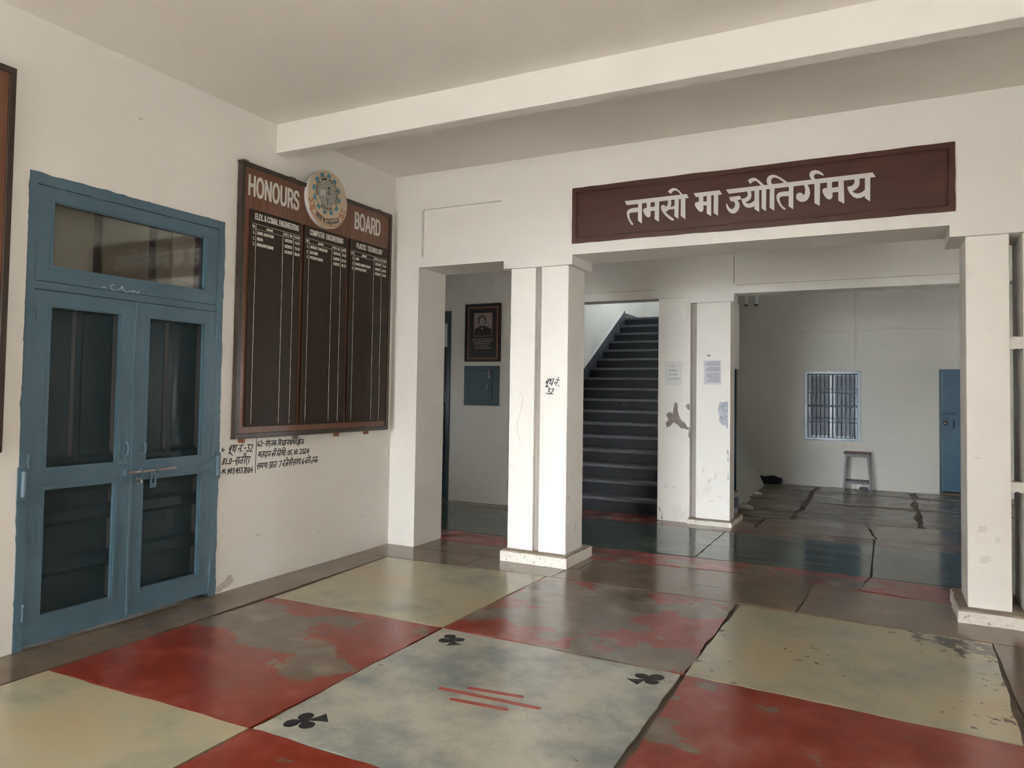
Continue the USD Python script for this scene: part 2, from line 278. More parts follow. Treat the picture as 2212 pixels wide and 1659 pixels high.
NOTICE_RIGHT = [[(4.2415,1.0888),(4.2259,1.0725),(4.225,1.0531),(4.2364,1.0513),(4.2408,1.0644),(4.2278,1.0651)],
 [(4.2531,1.0857),(4.266,1.0887),(4.2697,1.0775),(4.2478,1.0494),(4.2707,1.0493)],
 [(4.2783,1.0685),(4.2948,1.0676)],
 [(4.3091,1.0841),(4.4242,1.0831)],
 [(4.3158,1.0825),(4.323,1.0697),(4.3083,1.0607),(4.3155,1.0455)],
 [(4.3342,1.084),(4.327,1.0498)],
 [(4.3354,1.0951),(4.3392,1.0837)],
 [(4.3527,1.083),(4.343,1.0712),(4.3567,1.0655),(4.3435,1.0563),(4.3475,1.0399)],
 [(4.3865,1.0825),(4.3776,1.0469)],
 [(4.3821,1.0653),(4.367,1.0599),(4.3674,1.0475)],
 [(4.4104,1.0826),(4.4016,1.043)],
 [(4.4059,1.0653),(4.3939,1.0684),(4.3926,1.056),(4.4045,1.0579)],
 [(4.4059,1.0653),(4.4214,1.0645),(4.4185,1.0496)],
 [(4.4484,1.0819),(4.6632,1.0774)],
 [(4.4501,1.0818),(4.4411,1.0445)],
 [(4.4466,1.082),(4.4549,1.0929),(4.4689,1.0922),(4.4762,1.0817)],
 [(4.4728,1.0806),(4.4636,1.0445)],
 [(4.4697,1.0694),(4.4559,1.0651),(4.4598,1.0548),(4.4683,1.0594)],
 [(4.4974,1.0769),(4.4873,1.066),(4.5016,1.0601),(4.4843,1.0509),(4.4951,1.0427),(4.5091,1.047)],
 [(4.5168,1.0784),(4.5058,1.0396)],
 [(4.5274,1.0791),(4.5199,1.0401)],
 [(4.5613,1.0787),(4.5518,1.0421)],
 [(4.5565,1.0623),(4.5404,1.0619),(4.5407,1.0542)],
 [(4.5757,1.078),(4.5833,1.066),(4.571,1.0564),(4.5806,1.0405)],
 [(4.5955,1.077),(4.5895,1.0426)],
 [(4.58,1.0585),(4.5944,1.059)],
 [(4.6051,1.0623),(4.6157,1.0721),(4.6198,1.0589),(4.6091,1.0544)],
 [(4.6144,1.0567),(4.6344,1.0582)],
 [(4.6375,1.0761),(4.6277,1.043)],
 [(4.654,1.0766),(4.6461,1.0407)],
 [(4.6706,1.0758),(4.7378,1.0763)],
 [(4.6707,1.0732),(4.6839,1.066),(4.6676,1.0564),(4.679,1.048),(4.6625,1.045),(4.6741,1.0287)],
 [(4.6966,1.0758),(4.6867,1.0398)],
 [(4.6887,1.0892),(4.7003,1.0756)],
 [(4.675,1.056),(4.6935,1.0576)],
 [(4.7322,1.0753),(4.7278,1.0401)],
 [(4.729,1.061),(4.7086,1.0542),(4.7072,1.0412)],
 [(4.7159,1.0578),(4.7294,1.0479)],
 [(4.2397,1.0035),(4.3674,1.0015)],
 [(4.2593,1.0023),(4.2492,0.9663)],
 [(4.2481,0.9981),(4.2323,0.9845),(4.2342,0.9771),(4.2567,0.9853)],
 [(4.2829,0.986),(4.2651,0.9774),(4.2639,0.9653),(4.2723,0.9598)],
 [(4.2922,1.0026),(4.282,0.964)],
 [(4.3138,1.0012),(4.3108,0.9915),(4.2979,0.9826),(4.2999,0.9726),(4.3165,0.9714)],
 [(4.3033,0.9699),(4.3106,0.9521)],
 [(4.3288,1.0015),(4.3218,0.9637)],
 [(4.359,1.0008),(4.352,0.9628)],
 [(4.3563,0.9811),(4.3396,0.9797),(4.34,0.9698)],
 [(4.3928,1.0036),(4.4236,1.0042)],
 [(4.3931,0.9961),(4.3841,0.9606)],
 [(4.3935,0.9836),(4.3767,0.9797),(4.3804,0.9695),(4.3938,0.9761)],
 [(4.3952,0.9835),(4.409,0.9801),(4.4043,0.9679)],
 [(4.4201,1.0044),(4.4045,0.9629)],
 [(4.3996,1.0032),(4.4058,1.0203),(4.4177,1.0246),(4.4231,1.0167),(4.4201,1.0044)],
 [(4.4392,0.9994),(4.532,0.9999)],
 [(4.4426,1.0005),(4.4301,0.9649)],
 [(4.4409,1.0006),(4.4508,1.015),(4.4646,1.0167),(4.472,1.0036)],
 [(4.4659,0.9813),(4.4487,0.9774),(4.4457,0.9651),(4.4528,0.9595)],
 [(4.4722,0.9986),(4.4595,0.9641)],
 [(4.4897,1),(4.477,0.9629)],
 [(4.4897,1),(4.496,1.0199),(4.5099,1.0229),(4.521,1.0108),(4.5267,1.0002)],
 [(4.5038,0.9966),(4.4972,0.9869),(4.5096,0.9835),(4.4941,0.9744),(4.5015,0.9638),(4.5154,0.9705)],
 [(4.5232,0.9992),(4.514,0.9591)],
 [(4.5343,0.9845),(4.5348,0.9824)],
 [(4.5297,0.9644),(4.5302,0.9623)],
 [(4.5696,0.9976),(4.5541,0.9781),(4.5548,0.9589),(4.5672,0.9632),(4.5754,0.9844),(4.5696,0.9976)],
 [(4.6056,0.9992),(4.5858,0.9965),(4.5828,0.9788),(4.5974,0.9753),(4.5907,0.959),(4.5781,0.9611)],
 [(4.6067,0.9592),(4.6071,0.9574)],
 [(4.6312,0.9963),(4.6289,0.959)],
 [(4.6549,0.9987),(4.641,0.9776),(4.6453,0.9605),(4.6598,0.966),(4.6626,0.9892),(4.6549,0.9987)],
 [(4.674,0.9606),(4.6744,0.959)],
 [(4.692,0.9951),(4.7105,0.9992),(4.711,0.9861),(4.6914,0.96),(4.7157,0.961)],
 [(4.7331,0.9978),(4.7225,0.9802),(4.7269,0.9602),(4.74,0.9633),(4.741,0.9869),(4.7331,0.9978)],
 [(4.7501,0.9968),(4.7671,0.9984),(4.7657,0.9853),(4.7477,0.9602),(4.7704,0.9613)],
 [(4.7977,0.9966),(4.7776,0.9714),(4.8043,0.9723)],
 [(4.7999,0.9885),(4.7896,0.9574)],
 [(4.2316,0.914),(4.3353,0.9133)],
 [(4.2414,0.9133),(4.2385,0.9038),(4.2257,0.8975),(4.2331,0.8714)],
 [(4.2609,0.9142),(4.2476,0.8762)],
 [(4.2339,0.8956),(4.2517,0.8978)],
 [(4.2889,0.912),(4.2787,0.8748)],
 [(4.2741,0.9119),(4.2696,0.8988),(4.2618,0.8897),(4.2651,0.887),(4.283,0.8929)],
 [(4.3021,0.9122),(4.3107,0.9029),(4.2993,0.8964),(4.3063,0.886),(4.3228,0.8896)],
 [(4.327,0.9127),(4.3185,0.8715)],
 [(4.3392,0.8982),(4.3396,0.8964)],
 [(4.3365,0.8786),(4.3369,0.8769)],
 [(4.3553,0.9155),(4.4353,0.9156)],
 [(4.3655,0.9135),(4.3577,0.8967),(4.363,0.8888),(4.3764,0.8927)],
 [(4.3824,0.9146),(4.3688,0.8685)],
 [(4.3699,0.8858),(4.3519,0.8699)],
 [(4.396,0.9136),(4.3856,0.8721)],
 [(4.4206,0.8967),(4.4037,0.8905),(4.4008,0.8758),(4.4095,0.8714)],
 [(4.4268,0.915),(4.4161,0.8771)],
 [(4.4395,0.8952),(4.4399,0.8934)],
 [(4.435,0.878),(4.4354,0.8762)],
 [(4.4596,0.915),(4.4874,0.9154),(4.4629,0.8707)],
 [(4.5101,0.9201),(4.5652,0.9185)],
 [(4.5208,0.9167),(4.5102,0.8694)],
 [(4.5162,0.8968),(4.4989,0.8905),(4.5045,0.8799),(4.5148,0.8867)],
 [(4.5322,0.8955),(4.5499,0.8967),(4.5312,0.8753),(4.5261,0.8693)],
 [(4.5599,0.9176),(4.5491,0.8713)],
 [(4.5377,0.9409),(4.5522,0.9322),(4.5599,0.9176)],
 [(4.5742,0.9179),(4.614,0.9175)],
 [(4.5887,0.9168),(4.5855,0.9042),(4.5715,0.895),(4.5795,0.8701)],
 [(4.6086,0.9166),(4.5956,0.8752)],
 [(4.5787,0.8932),(4.6003,0.8954)],
 [(4.5934,0.9357),(4.6063,0.9283),(4.6085,0.9179)],
 [(4.6249,0.9167),(4.7098,0.9157)],
 [(4.6359,0.9146),(4.6327,0.9032),(4.6184,0.894),(4.6266,0.8688)],
 [(4.6542,0.9158),(4.6428,0.8766)],
 [(4.6257,0.8934),(4.6476,0.8943)],
 [(4.6708,0.9159),(4.6594,0.8753)],
 [(4.6735,0.9326),(4.674,0.9307)],
 [(4.6801,0.9139),(4.6879,0.9042),(4.6753,0.8948),(4.6812,0.8839),(4.6959,0.888)],
 [(4.7042,0.9161),(4.6964,0.8736)],
 [(4.7454,0.9183),(4.7254,0.8988),(4.7225,0.8755),(4.7375,0.8756),(4.7425,0.8923),(4.7257,0.8909)],
 [(4.7775,0.9213),(4.8273,0.9217)],
 [(4.7795,0.9185),(4.7678,0.8746)],
 [(4.7744,0.9004),(4.7558,0.8913),(4.7637,0.8828),(4.7748,0.8898)],
 [(4.7896,0.9019),(4.8068,0.9033),(4.7865,0.8837),(4.7829,0.8773)],
 [(4.8197,0.9209),(4.8098,0.8739)],
 [(4.7959,0.9411),(4.8116,0.9321),(4.8216,0.9208)],
 [(4.8488,0.9188),(4.9134,0.9196)],
 [(4.8593,0.8968),(4.8324,0.8881),(4.829,0.8751),(4.8369,0.8718)],
 [(4.8682,0.9188),(4.8522,0.876)],
 [(4.9016,0.9191),(4.8895,0.8718)],
 [(4.8986,0.8938),(4.875,0.8929),(4.8775,0.8794),(4.8949,0.8861)],
 [(4.8986,0.8938),(4.9125,0.8901),(4.907,0.8771)]]
PILLAR_TEXT = [[(1.6681,1.6205),(1.7312,1.6233)],
 [(1.6843,1.6206),(1.6634,1.566)],
 [(1.6763,1.6082),(1.6575,1.6031),(1.655,1.5882),(1.6632,1.5833),(1.6739,1.5933)],
 [(1.6602,1.6006),(1.6739,1.5908)],
 [(1.6634,1.566),(1.6527,1.5609),(1.6555,1.5511),(1.6664,1.5512),(1.6703,1.5611)],
 [(1.6689,1.5611),(1.6853,1.5489)],
 [(1.6951,1.6132),(1.6926,1.6033),(1.7021,1.5985),(1.7059,1.6108),(1.6991,1.617)],
 [(1.6954,1.5959),(1.6902,1.5811),(1.6983,1.5762),(1.7116,1.5862)],
 [(1.7286,1.6221),(1.7093,1.5652)],
 [(1.754,1.6173),(1.7807,1.6175)],
 [(1.7701,1.6162),(1.7481,1.5644)],
 [(1.757,1.5939),(1.7371,1.5901),(1.7372,1.5827)],
 [(1.7711,1.6395),(1.7752,1.6322)],
 [(1.7747,1.5658),(1.7802,1.5585)],
 [(1.6787,1.5352),(1.6976,1.5379),(1.6763,1.5167),(1.6925,1.512),(1.6914,1.4971),(1.6754,1.487),(1.6617,1.4992)],
 [(1.7097,1.5319),(1.7257,1.5383),(1.7299,1.5297),(1.6969,1.4886),(1.7237,1.4939)]]
SCRIBBLE = [[(2.8946,2.1152),(2.9258,2.1157)],
 [(2.9803,2.1416),(2.9566,2.1346),(2.9573,2.1162),(2.9777,2.104)],
 [(2.9974,2.114),(3.0017,2.1071)],
 [(3.0136,2.1124),(3.0371,2.1381),(3.0419,2.1198),(3.0715,2.101)],
 [(3.029,2.137),(3.0335,2.1263)],
 [(3.0794,2.1096),(3.1209,2.1225),(3.1132,2.1024)],
 [(3.1252,2.1193),(3.1384,2.1056),(3.1591,2.1236)]]
PATCH_A = [[(2.005,1.1062),(1.9937,1.1698),(2.0258,1.1975),(2.0017,1.2555),(2.0144,1.2879),(2.0466,1.2963),(2.0737,1.2682),(2.0839,1.3324),(2.0973,1.4019),(2.1154,1.4129),(2.1316,1.3866),(2.1341,1.3336),(2.1485,1.2544),(2.1861,1.1846),(2.2125,1.1823),(2.2338,1.1566),(2.2413,1.1273),(2.2792,1.1161),(2.2762,1.0865),(2.2289,1.0984),(2.1813,1.102),(2.1386,1.1428),(2.0957,1.1732),(2.0744,1.1618),(2.0532,1.1345)],
 [(2.2272,1.3623),(2.2428,1.389),(2.269,1.4022),(2.2766,1.3687),(2.2769,1.3213),(2.2484,1.3311)],
 [(2.2658,1.0787),(2.2794,1.0845),(2.2801,0.9794),(2.2641,1.0103)],
 [(1.9093,0.1838),(1.9313,0.1432),(1.9534,0.0814),(1.9701,0.014),(1.9431,0.0221),(1.9535,0.0708),(1.9206,0.1316)]]
PATCH_B = [[(2.6193,1.4282),(2.6496,1.4236),(2.7098,1.432),(2.7112,1.1111),(2.6911,1.1309),(2.6759,1.1613),(2.6508,1.1552),(2.6306,1.1752),(2.6051,1.2105),(2.615,1.2574),(2.5975,1.3138),(2.6043,1.3761)],
 [(2.6923,0.8638),(2.7173,0.8702),(2.7179,0.7268),(2.7048,0.7517),(2.7106,0.8135)],
 [(2.7085,0.5983),(2.7175,0.5989),(2.7178,0.5274),(2.7078,0.5369)]]
CLUBS = [[(1.977,3.949),(1.984,3.944),(1.990,3.937),(1.994,3.928),(1.995,3.919),(1.993,3.908),(2.003,3.896),(2.008,3.912),(2.013,3.919),(2.028,3.928),(2.046,3.929),(2.061,3.920),(2.067,3.913),(2.071,3.896),(2.070,3.887),(2.061,3.872),(2.046,3.864),(2.038,3.862),(2.029,3.863),(2.014,3.871),(2.015,3.869),(2.039,3.849),(2.065,3.836),(2.093,3.828),(2.025,3.768),(2.021,3.797),(2.004,3.842),(2.003,3.832),(2.000,3.824),(1.994,3.816),(1.987,3.811),(1.978,3.807),(1.960,3.807),(1.951,3.810),(1.943,3.815),(1.937,3.823),(1.933,3.831),(1.932,3.840),(1.933,3.850),(1.936,3.858),(1.942,3.866),(1.949,3.872),(1.958,3.875),(1.976,3.875),(1.971,3.886),(1.958,3.883),(1.948,3.884),(1.940,3.887),(1.932,3.892),(1.926,3.899),(1.922,3.908),(1.921,3.917),(1.922,3.926),(1.926,3.935),(1.932,3.942),(1.940,3.948),(1.949,3.952),(1.958,3.954),(1.968,3.953)],
[(3.200,3.913),(3.206,3.904),(3.208,3.905),(3.207,3.915),(3.208,3.925),(3.212,3.935),(3.218,3.943),(3.226,3.950),(3.235,3.954),(3.245,3.956),(3.255,3.954),(3.264,3.950),(3.272,3.944),(3.278,3.936),(3.282,3.927),(3.283,3.916),(3.281,3.906),(3.277,3.897),(3.271,3.889),(3.263,3.882),(3.254,3.878),(3.241,3.877),(3.241,3.871),(3.258,3.867),(3.265,3.862),(3.271,3.855),(3.274,3.847),(3.274,3.838),(3.273,3.829),(3.262,3.814),(3.246,3.806),(3.236,3.804),(3.218,3.809),(3.211,3.814),(3.205,3.821),(3.202,3.829),(3.200,3.843),(3.191,3.810),(3.182,3.765),(3.109,3.822),(3.142,3.829),(3.170,3.843),(3.193,3.859),(3.192,3.863),(3.179,3.858),(3.159,3.860),(3.142,3.870),(3.137,3.877),(3.133,3.886),(3.132,3.894),(3.134,3.903),(3.138,3.911),(3.145,3.918),(3.153,3.922),(3.163,3.925),(3.183,3.923)],
[(1.972,2.679),(1.981,2.676),(1.989,2.671),(1.995,2.663),(2.001,2.644),(1.998,2.627),(2.000,2.626),(2.017,2.670),(2.027,2.711),(2.093,2.648),(2.049,2.634),(2.017,2.620),(2.005,2.622),(2.016,2.610),(2.031,2.614),(2.040,2.613),(2.048,2.610),(2.055,2.605),(2.061,2.597),(2.066,2.579),(2.065,2.570),(2.056,2.553),(2.041,2.543),(2.032,2.541),(2.023,2.542),(2.014,2.545),(2.007,2.550),(2.001,2.558),(1.998,2.566),(1.997,2.581),(1.989,2.583),(1.986,2.579),(1.990,2.564),(1.990,2.554),(1.984,2.535),(1.978,2.527),(1.970,2.522),(1.962,2.519),(1.953,2.519),(1.945,2.522),(1.937,2.527),(1.931,2.534),(1.924,2.553),(1.923,2.564),(1.930,2.583),(1.936,2.591),(1.944,2.596),(1.952,2.599),(1.964,2.598),(1.968,2.600),(1.967,2.603),(1.953,2.606),(1.945,2.611),(1.939,2.619),(1.932,2.638),(1.933,2.648),(1.935,2.658),(1.940,2.666),(1.946,2.673),(1.954,2.678),(1.963,2.680)],
]
WALLC = (0.772, 0.757, 0.722)
blotch('wall_paint', [(0.25, lerp(WALLC, (.5, .45, .38), .10)), (0.5, WALLC), (0.8, lerp(WALLC, (.9, .88, .84), .25))], scale=0.9, rough=0.6, bump=0.06, bscale=22.0, spec=0.3)
blotch('pillar_paint', [(0.22, (.70, .655, .59)), (0.42, (.84, .82, .78)), (0.8, (.86, .845, .81))], scale=1.6, rough=0.55, bump=0.06, bscale=25.0, spec=0.3)
blotch('cool_paint', [(0.25, (.60, .61, .58)), (0.6, (.68, .68, .65))], scale=0.8, rough=0.6, bump=0.05, bscale=22.0, spec=0.3)
blotch('ceiling_paint', [(0.25, (.76, .735, .675)), (0.6, (.80, .775, .72))], scale=0.7, rough=0.75, bump=0.05, bscale=14.0, spec=0.2)
blotch('groove_grey', [(0.3, (.33, .31, .28)), (0.7, (.47, .44, .40))], scale=5.0, rough=0.7, bump=0.2, stretch=(1, 1, .2))
blotch('joint_brown', [(0.3, (.16, .08, .06)), (0.7, (.30, .20, .16))], scale=3.0, rough=0.7)
blotch('bare_plaster', [(0.3, (.22, .185, .165)), (0.55, (.33, .285, .255)), (0.8, (.42, .39, .36))], scale=14.0, rough=0.85, bump=0.5, bscale=70)
blotch('grey_putty', [(0.3, (.26, .30, .36)), (0.5, (.45, .48, .54)), (0.75, (.62, .63, .66))], scale=26.0, rough=0.7, bump=0.35, bscale=60, dist=1.2)
blotch('plinth_paint', [(0.30, (.28, .235, .19)), (0.40, (.72, .68, .62)), (0.8, (.80, .77, .71))], scale=34.0, rough=0.6, bump=0.5, bscale=60)
blotch('plinth_dirt', [(0.3, (.22, .175, .135)), (0.7, (.36, .30, .24))], scale=9.0, rough=0.8, bump=0.4)
plain('cement_block', (.72, .70, .66), 0.85, bump=0.8, bscale=55)
CONC = (.138, .096, .059)
blotch('floor_base', [(0.3, (.045, .030, .018)), (0.7, (.10, .07, .044))], scale=7.0, rough=0.6, bump=0.4, bscale=50)
blotch('concrete', [(0.25, (.075, .052, .031)), (0.5, CONC), (0.8, (.225, .168, .112))], scale=1.7, detail=7, rough=0.17, bump=0.015, bscale=60, rvar=0.05)
blotch('concrete_pale', [(0.25, (.11, .08, .052)), (0.5, (.185, .136, .09)), (0.8, (.27, .208, .15))], scale=1.4, detail=7, rough=0.15, bump=0.015, bscale=60, rvar=0.04)
blotch('cream_floor', [(0.28, (.20, .20, .16)), (0.40, (.30, .28, .20)), (0.50, (.38, .335, .22)), (0.60, (.39, .315, .185)), (0.75, (.33, .235, .125))], scale=1.15, detail=7, rough=0.20, bump=0.02, bscale=70, rvar=0.05, nrough=.62)
speckled('cream_floor_dirty', [(0.30, (.20, .20, .165)), (0.42, (.29, .275, .205)), (0.52, (.36, .32, .215)), (0.62, (.39, .32, .19)), (0.75, (.36, .265, .15))], (.065, .05, .034), [(4.62, 5.42, .42, .22), (4.86, 5.30, .32, .20), (4.90, 4.75, .30, .16), (4.88, 4.25, .40, .18), (3.40, 4.9, .22, .12), (3.38, 4.3, .25, .15), (3.9, 4.72, .30, .13), (4.1, 4.45, .30, .10), (3.6, 4.08, .2, .12)])
speckled('white_floor', [(0.32, (.16, .178, .176)), (0.43, (.235, .245, .225)), (0.52, (.335, .325, .27)), (0.60, (.40, .38, .31)), (0.8, (.43, .405, .335))], (.17, .13, .09), [(3.33, 3.9, .25, .14), (3.35, 3.4, .25, .15), (3.36, 2.9, .3, .16), (2.6, 4.04, .3, .10), (1.84, 3.3, .15, .12), (1.84, 2.6, .15, .1)], scale=1.9, detail=10.0, rough=0.24, thr=.72)
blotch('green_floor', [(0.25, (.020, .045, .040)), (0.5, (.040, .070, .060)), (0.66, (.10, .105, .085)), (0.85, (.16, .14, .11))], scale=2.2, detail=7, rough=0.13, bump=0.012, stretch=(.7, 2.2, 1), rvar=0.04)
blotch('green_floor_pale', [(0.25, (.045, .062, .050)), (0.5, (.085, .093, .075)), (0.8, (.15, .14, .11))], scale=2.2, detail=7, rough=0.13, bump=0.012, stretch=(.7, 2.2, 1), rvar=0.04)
blotch('stone_slab', [(0.25, (.12, .10, .08)), (0.5, (.165, .143, .118)), (0.8, (.215, .188, .158))], scale=2.0, detail=7, rough=0.26, bump=0.05, bscale=40, stretch=(1, 1, 1), rvar=0.08)
RED = (.215, .030, .016)
worn('red_worn_a', RED, CONC, 0.60, [(.45, 3.55, .42, .40), (.85, 3.45, .40, .34), (1.12, 3.35, .30, .20), (1.63, 3.12, .26, .22), (1.48, 3.30, .22, .16), (1.15, 3.8, .3, .14), (.62, 2.8, .75, -.20), (1.5, 2.65, .5, -.06)])
worn('red_worn_b', RED, CONC, 0.47, [(2.4, 5.1, .7, .16), (2.5, 4.6, .5, .14), (3.25, 4.75, .55, -.20), (2.1, 4.12, .35, -.20), (2.85, 5.35, .35, -.16), (2.55, 4.15, .5, -.10), (3.1, 4.3, .3, .12)])
worn('red_worn_c', RED, CONC, 0.66, [(3.41, 3.70, .12, .22), (3.42, 3.25, .24, .26), (3.84, 3.79, .14, .24), (4.1, 3.35, .35, .10), (3.5, 3.95, .14, .2)])
worn('red_worn_d', RED, CONC, 0.70, [(2.2, 2.2, .3, .08)])
worn('red_border', (.24, .045, .035), CONC, 0.56, [], scale=1.9, rough=0.16)
worn('red_border_dull', (.17, .075, .055), (.17, .135, .105), 0.50, [], scale=1.6, rough=0.17)
plain('club_black', (.020, .021, .021), 0.5, spec=0.2)
plain('stripe_red', (.30, .055, .04), 0.4)
BLUE = (.074, .142, .188)
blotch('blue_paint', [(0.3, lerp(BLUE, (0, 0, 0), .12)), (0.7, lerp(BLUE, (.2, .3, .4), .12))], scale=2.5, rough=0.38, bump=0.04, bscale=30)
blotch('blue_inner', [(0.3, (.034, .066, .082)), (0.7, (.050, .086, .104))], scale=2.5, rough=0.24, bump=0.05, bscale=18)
plain('gap_dark', (.012, .016, .018), 0.8)
plain('steel', (.42, .40, .37), 0.35, metal=1.0)
blotch('rusty_rod', [(0.35, (.16, .07, .035)), (0.6, (.34, .33, .31))], scale=16, rough=0.5)
blotch('film_board', [(0.3, (.12, .115, .092)), (0.7, (.155, .145, .115))], scale=3, rough=0.6)
blotch('pale_board', [(0.3, (.20, .195, .175)), (0.7, (.29, .28, .25))], scale=3, rough=0.7, stretch=(1, 1, 14))
WOOD = [(0.2, (.085, .036, .019)), (0.45, (.145, .062, .034)), (0.6, (.175, .077, .042)), (0.85, (.22, .10, .056))]
blotch('laminate', WOOD, scale=3.2, detail=6, rough=0.33, bump=0.03, bscale=30, stretch=(1, 14, .5))
blotch('frame_wood', [(0.3, (.030, .021, .016)), (0.7, (.050, .036, .027))], scale=5, rough=0.33, bump=0.05, stretch=(1, 3, .6))
plain('list_brown', (.030, .020, .0135), 0.5, spec=0.25)
plain('letter_white', (.62, .60, .56), 0.5)
plain('letter_white_small', (.66, .63, .58), 0.55)
blotch('maroon', [(0.3, (.062, .027, .022)), (0.7, (.088, .036, .030))], scale=2.2, rough=0.34, spec=.35, bump=0.05, bscale=26, stretch=(1, 1, 4))
plain('sign_white', (.60, .585, .57), 0.45)
plain('ink_black', (.020, .026, .026), 0.5)
plain('rule_brown', (.07, .055, .035), 0.6)
plain('chalk', (.55, .60, .62), 0.9)
blotch('disc_cream', [(0.3, (.50, .40, .285)), (0.7, (.60, .495, .36))], scale=4, rough=0.45, bump=0.02)
plain('disc_edge', (.60, .61, .62), 0.5)
plain('gear_blue', (.055, .235, .36), 0.5)
plain('ribbon_orange', (.38, .105, .03), 0.5)
plain('emblem_pale', (.56, .53, .46), 0.5)
plain('emblem_teal', (.10, .14, .145), 0.5)
plain('clip_copper', (.30, .12, .06), 0.45, metal=0.6)
plain('clip_grey', (.22, .20, .18), 0.5)
plain('poster_frame', (.040, .026, .026), 0.3)
plain('poster_black', (.030, .028, .030), 0.3)
plain('poster_orange', (.40, .17, .095), 0.4)
plain('photo_grey', (.30, .25, .235), 0.4)
plain('photo_skin', (.36, .315, .285), 0.5)
plain('photo_shade', (.11, .095, .088), 0.5)
plain('photo_hair', (.055, .05, .05), 0.5)
plain('photo_suit', (.018, .017, .018), 0.5)
plain('poster_text', (.44, .42, .40), 0.5)
plain('cabinet_blue', (.052, .098, .130), 0.42, bump=0.04, bscale=20)
plain('door_dark', (.030, .058, .070), 0.40, bump=0.04)
plain('paper', (.72, .72, .72), 0.6, bump=0.25, bscale=16)
plain('paper_blue', (.60, .62, .68), 0.6, bump=0.2, bscale=16)
plain('print_grey', (.18, .18, .19), 0.7)
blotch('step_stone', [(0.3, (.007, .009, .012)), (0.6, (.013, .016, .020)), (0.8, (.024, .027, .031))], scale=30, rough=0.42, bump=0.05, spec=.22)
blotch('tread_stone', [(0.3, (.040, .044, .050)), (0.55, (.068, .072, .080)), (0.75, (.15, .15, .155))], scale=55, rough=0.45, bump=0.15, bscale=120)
blotch('skirt_stone', [(0.3, (.040, .046, .058)), (0.7, (.070, .076, .092))], scale=8, rough=0.25, bump=0.05)
blotch('metal_blue', [(0.3, (.045, .125, .205)), (0.7, (.075, .165, .25))], scale=2.0, rough=0.24, bump=0.55, bscale=2.6)
plain('metal_blue_dark', (.040, .10, .165), 0.32, bump=0.1)
plain('bar_blue', (.20, .31, .40), 0.35)
blotch('shutter_blue', [(0.3, (.020, .040, .066)), (0.55, (.034, .062, .096)), (0.75, (.11, .135, .165))], scale=4, rough=0.34, bump=0.12, bscale=4, spec=.35)
plain('worn_highlight', (.17, .185, .185), .45, bump=.2)  # pale worn tone that also paints the highlight on sloped panel edges
plain('padlock', (.20, .17, .15), 0.25, metal=0.9)
blotch('stool_wood', [(0.3, (.12, .055, .035)), (0.7, (.22, .11, .07))], scale=6, rough=0.5, stretch=(1, 8, 8))
plain('stool_iron', (.045, .042, .052), 0.42, bump=0.1)
plain('cloth_dark', (.016, .022, .034), 0.85, bump=0.5, bscale=60)
blotch('ply_board', [(0.3, (.36, .37, .34)), (0.7, (.44, .45, .41))], scale=2.0, rough=0.6, bump=0.03)
plain('bucket_white', (.42, .42, .41), 0.45)
plain('bucket_label', (.10, .13, .20), 0.5)
plain('canvas_white', (.50, .49, .47), 0.8, bump=0.3, bscale=90)
plain('sole_rubber', (.46, .45, .43), 0.6)
plain('lace', (.16, .15, .15), 0.8)
plain('cup_steel', (.75, .74, .72), 0.18, metal=1.0)
plain('pipe_white', (.84, .86, .86), 0.3)
plain('pipe_cap', (.05, .07, .07), 0.5)
plain('grey_block', (.10, .12, .13), 0.7)
blotch('scuff', [(0.3, (.44, .405, .36)), (0.7, (.62, .58, .52))], scale=20, rough=0.7)
blotch('smudge', [(0.3, (.69, .66, .61)), (0.7, (.80, .78, .735))], scale=9, rough=0.65)
plain('groove_dirt_shade', (.30, .25, .20), 0.8)  # grime tone doubling as the edge shadow of the recessed panels
blotch('stain', [(0.3, (.575, .56, .53)), (0.7, (.655, .65, .62))], scale=6, rough=0.7)
plain('blocker_render', (.26, .23, .20), 0.9)  # render of the added light-blocking wings
plain('ground', (.41, .385, .345), 0.9, bump=0.2, bscale=3)
# fly screen: a fine dark mesh that lets about half of what lies behind through
mat('fly_screen', {'t': ('transparent_bsdf', {'color': (1, 1, 1)}), 'd': ('principled_bsdf', {'base_color': (.030, .044, .048), 'roughness': .7, 'specular_ior_level': .2}), 'x': ('mix_closure', {'fac': 0.22})},
    [('t.BSDF', 'x.closure1'), ('d.BSDF', 'x.closure2')], surface='x.closure')
mat('window_glass', {'t': ('transparent_bsdf', {'color': (.93, .94, .93)}), 'd': ('glossy_bsdf', {'color': (1, 1, 1), 'roughness': .05}), 'f': ('fresnel', {'IOR': 1.5}), 'x': ('mix_closure', {})},
    [('f.fac', 'x.fac'), ('t.BSDF', 'x.closure1'), ('d.BSDF', 'x.closure2')], surface='x.closure')

# ---------------------------------------------------------------- the setting
YB, YB2 = 5.956, 6.45          # face and back of the wall with the openings
YC, YC2 = 8.771, 9.04          # wall across the corridor
YF = 13.56                     # far wall of the bay
ZC = 3.62
SX0, SX1 = -0.285, 1.93        # stairwell
XR, XE = 8.0, -3.0
YE = -3.6                      # entrance wall behind the camera

obj('ground', bx(-40, 45, -45, 45, -0.40, -0.16), 'ground', label='grey paved ground outside the building', cat='ground', kind='structure')

